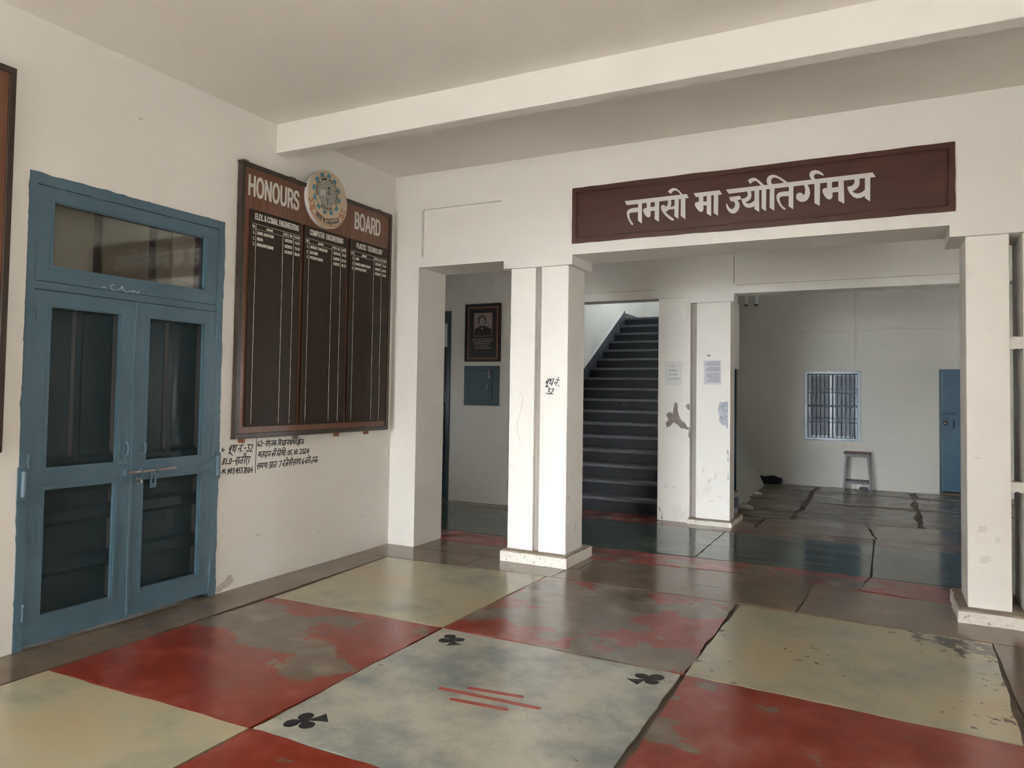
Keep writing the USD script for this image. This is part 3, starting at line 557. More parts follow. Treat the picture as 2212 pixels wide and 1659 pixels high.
# floor: a dark bed, and on it each slab as a piece of its own
fl = empty('floor', 'polished concrete floor of large red, cream, white and green painted slabs', 'floor', kind='structure')
obj('floor_bed', bx(XE - .2, XR + .2, YE - .2, 15.6, -0.16, -0.009), 'floor_base', fl)
SEED = [100]
def slab(pts, m, j=0.0022, gap=0.005):
    SEED[0] += 1
    p = rough_poly(pts, 0.07, j, SEED[0]).buffer(-gap, join_style=2)
    if p.geom_type != 'Polygon': p = max(p.geoms, key=lambda g: g.area)
    return obj('floor_slab', ext(p, 'z', -0.012, 0.012), m, fl)
def quad(x0, x1, y0, y1): return [(x0, y0), (x1, y0), (x1, y1), (x0, y1)]
N = {(2, 0): (.338, 5.474), (2, 1): (1.863, 5.58), (2, 2): (3.372, 5.585), (2, 3): (4.906, 5.495),
     (1, 0): (.417, 4.004), (1, 1): (1.828, 4.047), (1, 2): (3.362, 4.028), (1, 3): (4.856, 3.955),
     (0, 0): (.413, 2.399), (0, 1): (1.831, 2.435), (0, 2): (3.377, 2.45), (0, 3): (4.87, 2.42),
     (-1, 0): (.41, .85), (-1, 1): (1.84, .86), (-1, 2): (3.38, .86), (-1, 3): (4.88, .85),
     (-2, 0): (.41, -.72), (-2, 1): (1.84, -.72), (-2, 2): (3.38, -.72), (-2, 3): (4.88, -.72)}
TM = {(1, 0): 'cream_floor', (1, 1): 'red_worn_b', (1, 2): 'cream_floor_dirty', (0, 0): 'red_worn_a', (0, 1): 'white_floor', (0, 2): 'red_worn_c',
      (-1, 0): 'cream_floor', (-1, 1): 'red_worn_d', (-1, 2): 'cream_floor', (-2, 0): 'red_worn_d', (-2, 1): 'cream_floor', (-2, 2): 'red_worn_d'}
tiles = {}
for (r, c), m in TM.items():
    q = [N[(r, c)], N[(r, c + 1)], N[(r + 1, c + 1)], N[(r + 1, c)]]
    if (r, c) == (0, 1): q = [(q[0][0] + .006, q[0][1] + .004), (q[1][0] - .022, q[1][1]), (q[2][0] - .012, q[2][1] - .008), (q[3][0] + .006, q[3][1] - .006)]
    if (r, c) == (0, 2): q = [(q[0][0] + .012, q[0][1]), q[1], q[2], (q[3][0] + .004, q[3][1])]
    if (r, c) == (1, 2): q[3] = (3.392, 5.56)
    tiles[(r, c)] = slab(q, m, 0.0035 if m != 'cream_floor' else 0.002)
white = tiles[(0, 1)]
for c_ in CLUBS: obj('club_mark', ext(Polygon(c_).buffer(0), 'z', 0.0, 0.0008), 'club_black', white, label='black painted club suit mark')
for a, b in (((2.455, 3.295), (2.725, 3.330)), ((2.330, 3.222), (2.855, 3.252)), ((2.450, 3.137), (2.725, 3.163))):
    obj('painted_stripe', ext(LineString([a, b]).buffer(.0165, quad_segs=6), 'z', 0.0, 0.0008), 'stripe_red', white, label='red painted stripe')
# concrete border of the hall
slab(quad(0.0, .405, YE, .9), 'concrete'); slab(quad(0.0, .408, .9, 2.88), 'concrete'); slab([(0, 2.88), (.415, 2.88), (.33, 5.48), (0, 5.52)], 'concrete')
slab([(0, 5.52), (.33, 5.48), (1.10, 5.53), (1.07, 5.955), (0, 5.955)], 'concrete'); slab([(1.10, 5.53), (1.90, 5.585), (1.92, 5.955), (1.07, 5.955)], 'concrete_pale')
slab([(1.90, 5.585), (3.40, 5.595), (3.765, 5.575), (3.795, 5.96), (1.92, 5.955)], 'concrete'); slab([(3.765, 5.575), (4.92, 5.50), (5.6, 5.46), (5.6, 5.90), (3.795, 5.96)], 'concrete_pale', j=.004)
slab(quad(4.90, 6.6, 2.6, 5.49), 'concrete'); slab(quad(4.90, 6.6, .0, 2.6), 'concrete'); slab(quad(4.90, 6.6, YE, .0), 'concrete'); slab(quad(5.6, XR, 5.49, 5.92), 'concrete'); slab(quad(6.6, XR, YE, 5.49), 'concrete')
slab(quad(.41, 4.9, YE, -.73), 'concrete')
slab(quad(.30, 1.28, 5.955, 6.40), 'concrete'); slab(quad(1.28, 2.0, 5.955, 6.40), 'concrete'); slab([(2.0, 5.955), (3.795, 5.96), (3.80, 6.50), (3.2, 6.52), (2.0, 6.41)], 'concrete')
slab([(3.795, 5.96), (5.0, 5.92), (5.0, 6.34), (4.16, 6.42), (3.80, 6.50)], 'concrete_pale', j=.006); slab(quad(5.0, XR, 5.92, 6.38), 'concrete')
# red border strips, green corridor slabs, threshold and the stone slabs of the bay
slab([(XE, 6.41), (.30, 6.41), (1.6, 6.40), (1.6, 6.885), (XE, 6.885)], 'red_border'); slab([(1.6, 6.40), (3.2, 6.53), (4.14, 6.46), (4.20, 6.955), (3.16, 6.955), (1.6, 6.885)], 'red_border'); slab([(4.14, 6.46), (4.75, 6.36), (6.4, 6.38), (6.4, 6.93), (4.20, 6.955)], 'red_border', j=.005); slab(quad(6.4, XR, 6.38, 6.93), 'red_border')
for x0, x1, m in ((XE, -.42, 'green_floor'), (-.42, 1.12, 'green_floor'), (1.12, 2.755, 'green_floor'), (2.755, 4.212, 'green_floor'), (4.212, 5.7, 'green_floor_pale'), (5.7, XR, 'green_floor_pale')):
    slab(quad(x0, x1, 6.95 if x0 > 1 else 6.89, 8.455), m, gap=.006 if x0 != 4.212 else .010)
slab(quad(XE, .4, 8.455, 8.775), 'concrete'); slab(quad(.4, 1.91, 8.455, 9.03), 'red_border'); slab(quad(1.91, 4.21, 8.455, 8.83), 'red_border_dull'); slab([(4.21, 8.455), (5.7, 8.42), (5.7, 8.82), (4.23, 8.85)], 'red_border_dull'); slab(quad(5.7, XR, 8.42, 8.82), 'red_border_dull')
slab([(1.94, 8.83), (3.0, 8.84), (3.02, 9.66), (1.94, 9.56)], 'concrete', j=.006); slab([(3.0, 8.84), (4.23, 8.85), (4.12, 9.80), (3.02, 9.66)], 'concrete_pale', j=.006); slab([(4.23, 8.85), (6, 8.82), (6, 9.98), (4.12, 9.80)], 'concrete', j=.006); slab(quad(6, XR, 8.82, 9.9), 'concrete')
cols = (1.94, 3.31, 4.70, 6.1, XR); rows = (9.70, 11.46, 12.78, 13.57)
for i in range(4):
    for k in range(3):
        dx = .02 * math.sin(3 * i + 5 * k)
        slab([(cols[i] + dx, rows[k] + (.07 * i if k == 0 else .05)), (cols[i + 1] - dx, rows[k] + (.07 * (i + 1) if k == 0 else .04)), (cols[i + 1], rows[k + 1] - (.05 if k < 2 else 0)), (cols[i], rows[k + 1] - (.06 if k < 2 else 0))], 'stone_slab', j=.010, gap=.032)

# ceiling with its beam; left open above the stairs
ce = empty('ceiling', 'plain cream plastered ceiling with one deep beam across', 'ceiling', kind='structure')
hole = rect(XE - .2, XR + .2, YE - .25, 13.8).difference(rect(SX0, SX1, YC2, 14.0))
obj('ceiling_slab', ext(hole, 'z', ZC, .15), 'ceiling_paint', ce)
obj('beam', bx(-.05, XR, 4.34, 4.455, 3.386, ZC + .02, .004), 'wall_paint', ce)

# wall with the blue double door
wl = empty('wall_left', 'cream plastered wall holding the blue double door and honours boards', 'wall', kind='structure')
obj('wall_face', ext(rect(YE - .2, 6.0, -.02, ZC + .05).difference(rect(2.44, 3.842, -.05, 2.722)), 'x', -.25, .25), 'wall_paint', wl)
obj('wall_recess_back', bx(-.248, -.15, 2.441, 3.841, 0, 2.72), 'gap_dark', wl)
obj('wall_patch', ext(rough_poly([(3.862, .004), (3.862, .045), (3.90, .068), (3.945, .082), (3.965, .115), (4.0, .105), (4.022, .062), (3.99, .035), (3.90, .006)], .03, .003, 3), 'x', 0, .0015), 'scuff', wl, label='grey patch of bare plaster')
obj('painted_notice', ext(strokes(NOTICE_LEFT, .0075), 'x', 0, .0010), 'ink_black', wl, label='black hand-painted lettering with arrow, booth number and phone number')
obj('painted_notice', ext(strokes(NOTICE_RIGHT, .0072), 'x', 0, .0010), 'ink_black', wl, label='black hand-painted three-line notice under the honours board')
obj('painted_rule', ext(strokes(NOTICE_RULE, .006), 'x', 0, .0010), 'rule_brown', wl, label='thin brown upright line between the two notices')
for y, z, a, b in ((3.125, 3.255, .018, .007), (4.62, .45, .03, .004), (4.95, .28, .02, .005), (5.3, .62, .016, .004), (4.25, .36, .03, .005), (5.55, .33, .02, .005)):
    obj('scuff_mark', ext(rough_poly([(y - a, z - b), (y + a, z - b * .4), (y + a * .8, z + b), (y - a * .6, z + b * .7)], .012, .002, int(y * 100)), 'x', 0, .0008), 'scuff', wl)

# wall with the openings: recessed panel over the narrow opening, capitals stepping down over the pillars
wb = empty('wall_back', 'cream wall with a narrow and a wide opening and recessed panel', 'wall', kind='structure')
front = rect(-.2, XR + .2, -.02, ZC + .05)
XP0, XP1, XQ0, XQ1 = 1.231, 1.904, 4.722, 5.49
cut = unary_union([rect(.301, XP0, -.05, 2.700), rect(XP0 - .01, XP1 + .01, -.05, 2.626), rect(XP1, XQ0, -.05, 2.709), rect(XQ0 - .01, XQ1 + .01, -.05, 2.627), rect(XQ1, 7.3, -.05, 2.705)])
obj('wall_face', ext(front.difference(cut).difference(rrect(.326, 1.215, 2.797, 3.265, .03)), 'y', YB + .035, .035), 'wall_paint', wb)
obj('wall_body', ext(rect(XE - .2, XR + .2, -.02, ZC + .05).difference(cut), 'y', YB2, YB2 - YB - .0345), 'wall_paint', wb)

obj('panel_edge_line', [bx(.35, 1.19, YB + .0335, YB + .0352, 2.798, 2.803), bx(.327, .330, YB + .0335, YB + .0352, 2.83, 3.24)], 'groove_dirt_shade', wb)  # thin strips painting the shadow and grime along the recess edges

# wall across the corridor
wc = empty('wall_corridor', 'cream corridor wall with the stair opening and recessed upper panels', 'wall', kind='structure')
f2 = rect(XE - .2, XR + .2, -.02, ZC + .05)
cut2 = unary_union([rect(-1.98, -1.04, -.05, 2.62), rect(-.134, 1.895, -.05, 2.660), rect(2.279, 2.78, -.05, 2.592), rect(2.775, 5.5, -.05, 2.680), rect(5.49, 6.0, -.05, 2.592)])
obj('wall_face', ext(f2.difference(cut2).difference(unary_union([rrect(-.1, 1.882, 2.765, 3.25, .04), rrect(2.768, 5.3, 2.776, 3.25, .04)])), 'y', YC + .03, .03), 'wall_paint', wc)
obj('wall_body', ext(f2.difference(cut2), 'y', YC2, YC2 - YC - .0295), 'wall_paint', wc)
obj('panel_edge_line', bx(-.06, 1.845, YC + .0285, YC + .0302, 2.766, 2.773), 'groove_dirt_shade', wc); obj('panel_edge_line', [bx(2.80, 5.3, YC + .0285, YC + .0302, 2.777, 2.784), bx(2.769, 2.774, YC + .0285, YC + .0302, 2.81, 3.2)], 'groove_dirt_shade', wc)  # flat dark lines drawing edge shadow and dirt of the upper panels
obj('door_recess_back', bx(-2.0, -1.035, YC2 - .10, YC2 - .002, -.01, 2.63), 'gap_dark', wc)
obj('conduit_mark', ext(Point(-.46, 2.985).buffer(.062).difference(Point(-.46, 2.985).buffer(.056)), 'y', YC, .001), 'scuff', wc)

wf = empty('wall_far', 'pale grey far wall of the side bay', 'wall', kind='structure')
obj('wall_face', ext(rect(1.5, XR + .2, -.02, ZC + .05).difference(rect(3.100, 3.960, .770, 1.940)).difference(rect(5.075, 5.95, -.05, 1.968)), 'y', YF + .25, .25), 'cool_paint', wf)
obj('recess_back', [bx(3.0, 4.06, YF + .151, YF + .25, .70, 2.0), bx(5.0, 6.0, YF + .151, YF + .25, 0, 2.0)], 'gap_dark', wf)
obj('water_stain', ext(rough_poly([(2.90, 2.585), (3.6, 2.595), (4.3, 2.612), (5.3, 2.60), (5.3, 2.628), (4.5, 2.655), (3.7, 2.62), (2.9, 2.605)], .08, .008, 5), 'y', YF, .0006), 'stain', wf)
obj('water_stain', ext(rough_poly([(3.86, 1.95), (3.90, 1.95), (3.90, 3.3), (3.87, 3.3)], .08, .004, 6), 'y', YF, .0006), 'stain', wf)
obj('water_stain', ext(rough_poly([(3.66, .62), (4.05, .62), (4.08, .70), (3.95, .765), (3.70, .74)], .06, .012, 8), 'y', YF, .0006), 'stain', wf)
obj('nail_hole', [ext(rough_poly([(x - .016, z - .014), (x + .014, z - .012), (x + .012, z + .014), (x - .010, z + .012)], .01, .003, 9), 'y', YF, .001) for x, z in ((3.08, 2.59), (3.05, 2.61))], 'scuff', wf)

# stairwell, outer walls, roof
ws = empty('wall_stairwell', 'white walls enclosing the black staircase', 'wall', kind='structure')
obj('side_wall', bx(SX0 - .22, SX0, YC2 - .001, 15.6, -.02, 6.6), 'cool_paint', ws)
obj('side_wall', ext(rect(YC2 - .001, 15.6, -.02, 6.6).difference(rect(12.7, 13.5, 4.65, 5.35)), 'x', SX1, .02), 'cool_paint', ws)
obj('end_wall', ext(rect(SX0 - .2, SX1 + .02, -.02, 6.6).difference(rect(.5, 1.1, 5.0, 5.6)), 'y', 15.6, .2), 'cool_paint', ws)
obj('upper_wall', bx(SX0 - .2, SX1 + .02, YC2 - .2, YC2 - .001, ZC, 6.6), 'cool_paint', ws)
obj('stair_roof', bx(SX0 - .3, SX1 + .3, YC2 - .3, 15.8, 6.6, 6.75), 'ceiling_paint', ws)
obj('wall_front', ext(rect(XE - .2, XR + .2, -.3, ZC + .1).difference(rect(.1, 2.6, -.1, 2.7)), 'y', YE, .25), 'wall_paint', label='entrance wall behind the viewer with a wide doorway', cat='wall', kind='structure')
wg = empty('blocker_wing', 'unseen plain building wings added behind the viewer to hold back sky light', 'building', kind='structure')  # invented wings, out of view, cutting sky light off pillar and door wall
for x0, x1, y0, y1 in ((-13.0, -4.6, -26.0, -7.5), (3.6, 11.0, -26.0, -9.0), (15.0, 22.0, -26.0, 16.0)):
    obj('blocker_wall', bx(x0, x1, y0, y1, -.17, 6.4), 'blocker_render', wg); obj('blocker_roof', bx(x0 - .3, x1 + .3, y0 - .3, y1 + .3, 6.4, 6.65), 'blocker_render', wg)
wr = empty('wall_right', 'right-hand outer wall open to the side bay', 'wall', kind='structure')
obj('wall_face', ext(rect(YE - .2, 13.9, -.3, ZC + .1).difference(rect(10.55, 11.55, 1.1, 1.95)).difference(rect(7.3, 8.1, 1.2, 1.9)).difference(rect(-.4, 1.7, -.05, 2.7)), 'x', XR, .22), 'wall_paint', wr)  # the hall side opening is added to throw light onto the left wall
obj('wall_end', ext(rect(6.3, 9.1, -.02, ZC + .1).difference(rect(6.75, 7.15, 1.35, 1.75)), 'x', XE - .22, .22), 'wall_paint', label='end wall closing the corridor on the left', cat='wall', kind='structure')  # its small window hole is added to brighten the poster wall
# ---------------------------------------------------------------- pillars
def pillar(label, parts, grooves, plinth, fillers=()):
    p = empty('pillar', label, 'pillar', kind='structure')
    for x0, x1, y0, y1, z0, z1, m in parts: obj('shaft', bx(x0, x1, y0, y1, z0, z1, .004), m, p)
    for x0, x1, y0, y1, z0, z1, m in grooves: obj('joint_filler', bx(x0, x1, y0, y1, z0, z1), m, p)
    for i, (pts, z0, z1) in enumerate(plinth):
        q = rough_poly(pts, .05, .004, 40 + i); s = q.buffer(-.012)
        lower = ext(q, 'z', z0, z1 - z0 - .012); cap = ext(s, 'z', z1 - .0125, .0125)
        obj('plinth', lower, 'plinth_paint', p); obj('plinth_cap', cap, 'plinth_dirt', p)
    return p
p1 = pillar('white twin pillar with hand-painted booth number between the two openings',
    [(1.292, 1.541, 5.99, 6.385, 0, 2.626, 'pillar_paint'), (1.598, 1.858, 5.99, 6.385, 0, 2.626, 'pillar_paint')],
    [(1.540, 1.599, 6.028, 6.36, .07, 2.626, 'groove_grey')], [([(1.275, 5.884), (1.914, 5.884), (1.914, 6.50), (1.275, 6.50)], 0, .098)])
obj('painted_number', ext(strokes(PILLAR_TEXT, .0078), 'y', 5.99, .0010), 'ink_black', p1, label='black hand-painted booth number')
obj('pencil_line', ext(strokes([[(1.37, 1.46), (1.41, 1.50), (1.43, 1.44), (1.40, 1.30), (1.375, 1.22), (1.385, 1.12), (1.41, 1.05)]], .0025), 'y', 5.99, .0006), 'scuff', p1)
p2 = pillar('white twin pillar with deep open joint at the right edge',
    [(4.817, 5.069, 5.99, 6.46, 0, 2.627, 'pillar_paint'), (5.144, 5.396, 5.99, 6.46, 0, 2.627, 'pillar_paint')],
    [], [([(4.752, 5.884), (5.47, 5.884), (5.47, 6.545), (4.752, 6.545)], 0, .088)])
for z0, z1, sd in ((1.845, 1.93, 1), (.878, .952, 2)):
    obj('cement_block', ext(rough_poly([(5.070, z0), (5.143, z0 + .004), (5.143, z1), (5.070, z1 - .003)], .012, .003, sd), 'y', 6.12, .11), 'cement_block', p2, label='rough white cement block wedged in the joint')
obj('joint_board', bx(5.0695, 5.088, 6.16, 6.399, .09, 1.36), 'joint_brown', p2)
p3 = pillar('white twin pillar with peeled plaster and pasted paper beside the black stairs',
    [(2.345, 2.735, 8.795, 9.065, 0, 2.591, 'pillar_paint')], [(2.279, 2.346, 8.85, 9.04, .03, 2.591, 'groove_grey')], [([(2.268, 8.69), (2.775, 8.69), (2.775, 9.42), (2.268, 9.42)], 0, .062)])
obj('shaft', bx(1.8955, 2.280, YC - .006, YC2 + .01, 0, 2.655, .003), 'pillar_paint', p3)
for i, s in enumerate(PATCH_A): obj('peeled_plaster', ext(rough_poly(s, .014, .0018, 60 + i), 'y', YC - .006, .0012), 'bare_plaster', p3, label='brown-grey patch of peeled plaster')
for i, s in enumerate(PATCH_B): obj('putty_patch', ext(rough_poly(s, .02, .002, 70 + i), 'y', 8.795, .0012), 'grey_putty', p3, label='streaky grey putty patch')
obj('bell_plate', ext(Point(0, 0).buffer(1), 'y', 8.795, .006).apply_transform(np.diag([.017, 1, .008, 1])).apply_translation([2.487, 0, 1.966]), 'grey_block', p3)
for i, (x, z, a, b) in enumerate(((2.43, .62, .016, .05), (2.50, .50, .022, .03), (2.57, .56, .02, .06), (2.47, .40, .015, .03), (2.62, .33, .03, .012), (2.52, .27, .03, .02))):
    obj('scuff_mark', ext(rough_poly([(x - a, z - b * .3), (x - a * .2, z - b), (x + a, z - b * .2), (x + a * .7, z + b), (x - a * .5, z + b * .6)], .012, .004, 80 + i), 'y', 8.795, .0006), 'smudge', p3)
for i, (x, z, a, b) in enumerate(((2.00, .42, .012, .035), (2.10, .40, .025, .012), (2.2, .25, .03, .01))):
    obj('scuff_mark', ext(rough_poly([(x - a, z - b), (x + a, z - b * .5), (x + a * .6, z + b), (x - a * .7, z + b * .6)], .012, .003, 90 + i), 'y', YC - .006, .0006), 'smudge', p3)
for i, (y, z, a, b) in enumerate(((6.05, .58, .03, .035), (6.22, .30, .02, .05), (6.30, .95, .012, .05), (6.12, .75, .02, .02))):
    obj('scuff_mark', ext(rough_poly([(y - a, z - b), (y + a, z - b * .5), (y + a * .6, z + b), (y - a * .7, z + b * .6)], .012, .003, 95 + i), 'x', 1.858, .0006), 'smudge', p1)
for i, (x, z, a, b) in enumerate(((4.92, .42, .035, .03), (4.90, .62, .03, .03), (4.88, 1.10, .02, .008), (4.99, .55, .02, .02))):
    obj('scuff_mark', ext(rough_poly([(x - a, z - b), (x + a, z - b * .5), (x + a * .6, z + b), (x - a * .7, z + b * .6)], .012, .004, 110 + i), 'y', 5.99, .0006), 'smudge', p2)
# lintel stub beside the third pillar and the door under the stairs
obj('lintel_stub', bx(2.46, 2.7345, 9.066, 9.37, 1.822, 2.62, .003), 'wall_paint', label='short lintel stub jutting behind the peeled pillar', cat='lintel', kind='structure')
d4 = empty('door_4', 'dark blue door edge beyond the lintel stub behind the peeled pillar', 'door', kind='structure')
obj('door_leaf', bx(1.952, 2.592, 9.985, 10.02, .01, 2.05), 'metal_blue_dark', d4); obj('door_frame', bx(2.57, 2.602, 9.96, 9.986, .01, 2.05), 'metal_blue_dark', d4)

# ---------------------------------------------------------------- blue double door
d1 = empty('door_1', 'blue wooden double screen door with a glazed transom above', 'door', kind='structure')
fr = rect(2.44, 3.842, .0, 2.722).difference(rect(2.486, 3.790, -.1, 2.662))
fr_r = rough_poly([(2.440, 0), (2.440, 2.728), (3.844, 2.716), (3.846, 0), (3.790, 0), (3.790, 2.662), (2.486, 2.662), (2.486, 0)], .030, .0030, 11)
obj('door_frame', [ext(fr, 'x', -.14, .145), ext(fr_r, 'x', 0.0, .006)], 'blue_paint', d1)
obj('transom_rail', bx(-.10, -.002, 2.486, 3.790, 2.054, 2.102, .002), 'blue_paint', d1)
tr = obj('transom_sash', ext(rect(2.490, 3.786, 2.104, 2.658).difference(rect(2.584, 3.686, 2.192, 2.580)), 'x', -.045, .045), 'blue_paint', d1)
def bead(y0, y1, z0, z1, par): obj('bead', [ext(frame(y0 - .016, y1 + .016, z0 - .016, z1 + .016, .016), 'x', -.001, .0045), ext(frame(y0 - .001, y1 + .001, z0 - .001, z1 + .001, .009), 'x', -.03, .026)], 'blue_paint', par)
bead(2.584, 3.686, 2.192, 2.580, tr)
obj('pane', bx(-.034, -.031, 2.584, 3.686, 2.192, 2.580), 'window_glass', tr)
for y0, y1, m in ((2.56, 2.868, 'film_board'), (2.932, 3.262, 'film_board'), (3.330, 3.445, 'film_board'), (3.4455, 3.628, 'pale_board')):
    obj('blocking_board', ext(rough_poly([(y0, 2.15), (y1, 2.15), (y1, 2.606), (y0, 2.606)], .05, .002, int(y0 * 100)), 'x', -.078, .02), m, tr)
obj('backing', bx(-.105, -.08, 2.487, 3.789, 2.101, 2.661), 'gap_dark', tr)
obj('chalk_scribble', ext(strokes(SCRIBBLE, .0035), 'x', 0.0, .0008), 'chalk', tr, label='faint white chalk scribble')
def recessed_panel(y0, y1, z0, z1, s, d, xf):
    """sunk panel: four sloping sides and a back, its rim flush with x = xf"""
    o = [(xf, y0, z0), (xf, y1, z0), (xf, y1, z1), (xf, y0, z1)]; i = [(xf - d, y0 + s, z0 + s), (xf - d, y1 - s, z0 + s), (xf - d, y1 - s, z1 - s), (xf - d, y0 + s, z1 - s)]
    v = o + i; f = []
    for k in range(4):
        j = (k + 1) % 4; f += [[k, j, 4 + j], [k, 4 + j, 4 + k]]
    f += [[4, 5, 6], [4, 6, 7]]
    return trimesh.Trimesh(v, f, process=False)
def leaf(y0, y1, zb, ho, hl, panels, name_label):
    L = obj('door_leaf', ext(rect(y0, y1, zb, 2.050).difference(unary_union([rect(*h) for h in (ho, hl)])), 'x', -.040, .040), 'blue_paint', d1, label=name_label)
    for h in (ho, hl):
        bead(*h, L); obj('fly_screen', bx(-.026, -.024, h[0], h[1], h[2], h[3]), 'fly_screen', L)
    sl = rect(y0 + .005, y1 - .005, .02, 2.04).difference(unary_union([rect(*q) for q in panels]))
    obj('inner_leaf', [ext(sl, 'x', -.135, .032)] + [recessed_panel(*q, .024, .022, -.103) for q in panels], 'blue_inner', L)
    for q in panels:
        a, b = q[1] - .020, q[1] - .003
        obj('highlight_moulding', hull([(-.1028, b, q[2] + .012), (-.1028, b, q[3] - .012), (-.122, a, q[2] + .024), (-.122, a, q[3] - .024), (-.1015, b - .002, q[2] + .012), (-.1015, b - .002, q[3] - .012), (-.1185, a, q[2] + .024), (-.1185, a, q[3] - .024)]), 'worn_highlight', L)  # pale strip painted as the highlight along each right-hand slope
    return L
lowz = ((.735, .868), (.44, .672), (.145, .372))
la = leaf(2.487, 3.145, .018, (2.588, 3.040, 1.011, 1.964), (2.585, 3.034, .162, .896), [(2.52, 2.812, 1.05, 1.975), (2.846, 3.088, 1.05, 1.975)] + [(2.53, 3.088, a, b) for a, b in lowz], 'left leaf of the blue screen door')
lb = leaf(3.150, 3.789, .026, (3.242, 3.690, 1.011, 1.961), (3.230, 3.690, .172, .895), [(3.18, 3.476, 1.05, 1.965), (3.510, 3.745, 1.05, 1.965)] + [(3.19, 3.745, a, b) for a, b in lowz], 'right leaf of the blue screen door')
obj('meeting_strip', bx(-.001, .006, 3.132, 3.152, .018, 2.050, .001), 'blue_paint', la)
def hinge(y, z0, z1, par):
    k = 5; h = (z1 - z0) / k
    obj('hinge', [cyl((.007, y, z0 + h * i + .001), (.007, y, z0 + h * (i + 1) - .001), .0075, 10) for i in range(k)] + [bx(-.001, .003, y - .018, y + .018, z0, z1)], 'blue_paint', par)
for z0, z1 in ((1.863, 1.966), (1.004, 1.106), (.160, .262)): hinge(2.4885, z0, z1, la)
for z0, z1 in ((1.846, 1.947), (1.004, 1.095), (.151, .250)): hinge(3.7895, z0, z1, lb)
def strap(y0, tip, zc, zm, s, par):
    """heavy strap hinge: barrel on the frame, a flared tapering strap on the leaf"""
    pts = []
    for t in np.linspace(0, 1, 9): pts.append((y0 + (tip - y0) * t, zc + .078 * (1 - t) ** 2.6 + .006 + (zm - zc) * t))
    for t in np.linspace(1, 0, 9): pts.append((y0 + (tip - y0) * t, zc - .078 * (1 - t) ** 2.6 - .006 + (zm - zc) * t))
    obj('strap_hinge', [ext(Polygon(pts), 'x', 0.004, .010), cyl((.018, y0 - s * .012, zc - .072), (.018, y0 - s * .012, zc + .072), .017, 14), bx(.003, .010, min(y0, y0 - s * .045), max(y0, y0 - s * .045), zc - .095, zc + .095, .002)], 'blue_paint', par)
strap(2.475, 2.690, .940, .950, 1, la); strap(3.815, 3.640, .935, .938, -1, lb)
obj('strap_tip', hull([(.004, 2.66, .944), (.010, 2.66, .956), (.004, 2.70, .949), (.008, 2.70, .952)]), 'rusty_rod', la)
obj('strap_tip', hull([(.004, 3.65, .932), (.010, 3.65, .944), (.004, 3.585, .937), (.008, 3.585, .941)]), 'rusty_rod', lb)
def pull(y, z0, z1, par):
    obj('handle', tube([(.0, y, z0), (.026, y, z0 + .012), (.034, y, (z0 + z1) / 2), (.026, y, z1 - .012), (.0, y, z1)], .009, 10) + [bx(-.001, .004, y - .014, y + .014, z0 - .016, z0 + .012, .001), bx(-.001, .004, y - .014, y + .014, z1 - .012, z1 + .016, .001)], 'blue_paint', par)
pull(3.096, 1.050, 1.145, la); pull(3.218, 1.056, 1.146, lb)
bolt = obj('slide_bolt', [cyl((.022, 3.085, .945), (.022, 3.29, .946), .0085, 12)], 'rusty_rod', lb)
obj('bolt_rod', cyl((.022, 3.29, .946), (.022, 3.466, .948), .0085, 12), 'rusty_rod', lb)
obj('bolt_guide', [bx(-.001, .032, y - .008, y + .008, .930, .962, .002) for y in (3.20, 3.325)] + [bx(-.001, .004, 3.305, 3.345, .905, .99, .001)], 'blue_paint', lb)
obj('bolt_catch', [bx(-.001, .030, 3.082, 3.104, .928, .962, .002), bx(-.001, .004, 3.07, 3.112, .895, .99, .001)], 'blue_paint', la)
obj('hasp', ext(rect(3.278, 3.318, .835, .945).buffer(.004).difference(LineString([(3.298, .865), (3.298, .905)]).buffer(.007)), 'x', .010, .004), 'blue_paint', lb)
obj('staple_ring', [m_ for m_ in tube([(.002, 3.19 + .018 * math.cos(t), .884 + .018 * math.sin(t)) if k_ in (0, 10) else (.018, 3.19 + .018 * math.cos(t), .884 + .018 * math.sin(t)) for k_, t in enumerate(np.linspace(-2.2, 2.2, 11))], .005, 8)], 'steel', lb)

# ---------------------------------------------------------------- honours boards
def board_case(b, y0, y1, z0, z1, w=.036, x1=.052):
    obj('frame_rail', [bx(.006, x1, y0, y1, z1 - w, z1, .003), bx(.004, x1 - .012, y0 - .004, y1 + .004, z1 - .018, z1 + .002, .002)], 'frame_wood', b)
    obj('frame_rail', [bx(.006, x1, y0, y1, z0, z0 + w, .003), bx(.004, x1 - .014, y0 - .004, y1 + .004, z0 - .004, z0 + .014, .002)], 'frame_wood', b)
    obj('frame_stile', bx(.006, x1, y0, y0 + w, z0 + w, z1 - w, .003), 'frame_wood', b)
    obj('frame_stile', bx(.006, x1, y1 - w, y1, z0 + w, z1 - w, .003), 'frame_wood', b)
    obj('back_panel', bx(.004, .040, y0 + w, y1 - w, z0 + w, z1 - w), 'laminate', b)
hb = empty('honours_board', 'brown wooden honours board with white lists and a round college emblem', 'notice board')
board_case(hb, 3.948, 5.848, 1.122, 3.217)
def white_text(t, y0, y1, z, h, par, x=.0401, m='letter_white', bold=True):
    w = h * .014          # the painted letters are heavier than the font: three passes, a hair apart
    obj('lettering', [words(t, y1 - y0 - 2 * w, h, 'x', y0 + w + (k - 1) * w, z, x + k * .0005, .0012, bold) for k in range(3)], m, par, label='white lettering')
white_text('HONOURS', 4.020, 4.568, 2.972, .152, hb); white_text('BOARD', 5.286, 5.672, 2.972, .150, hb)
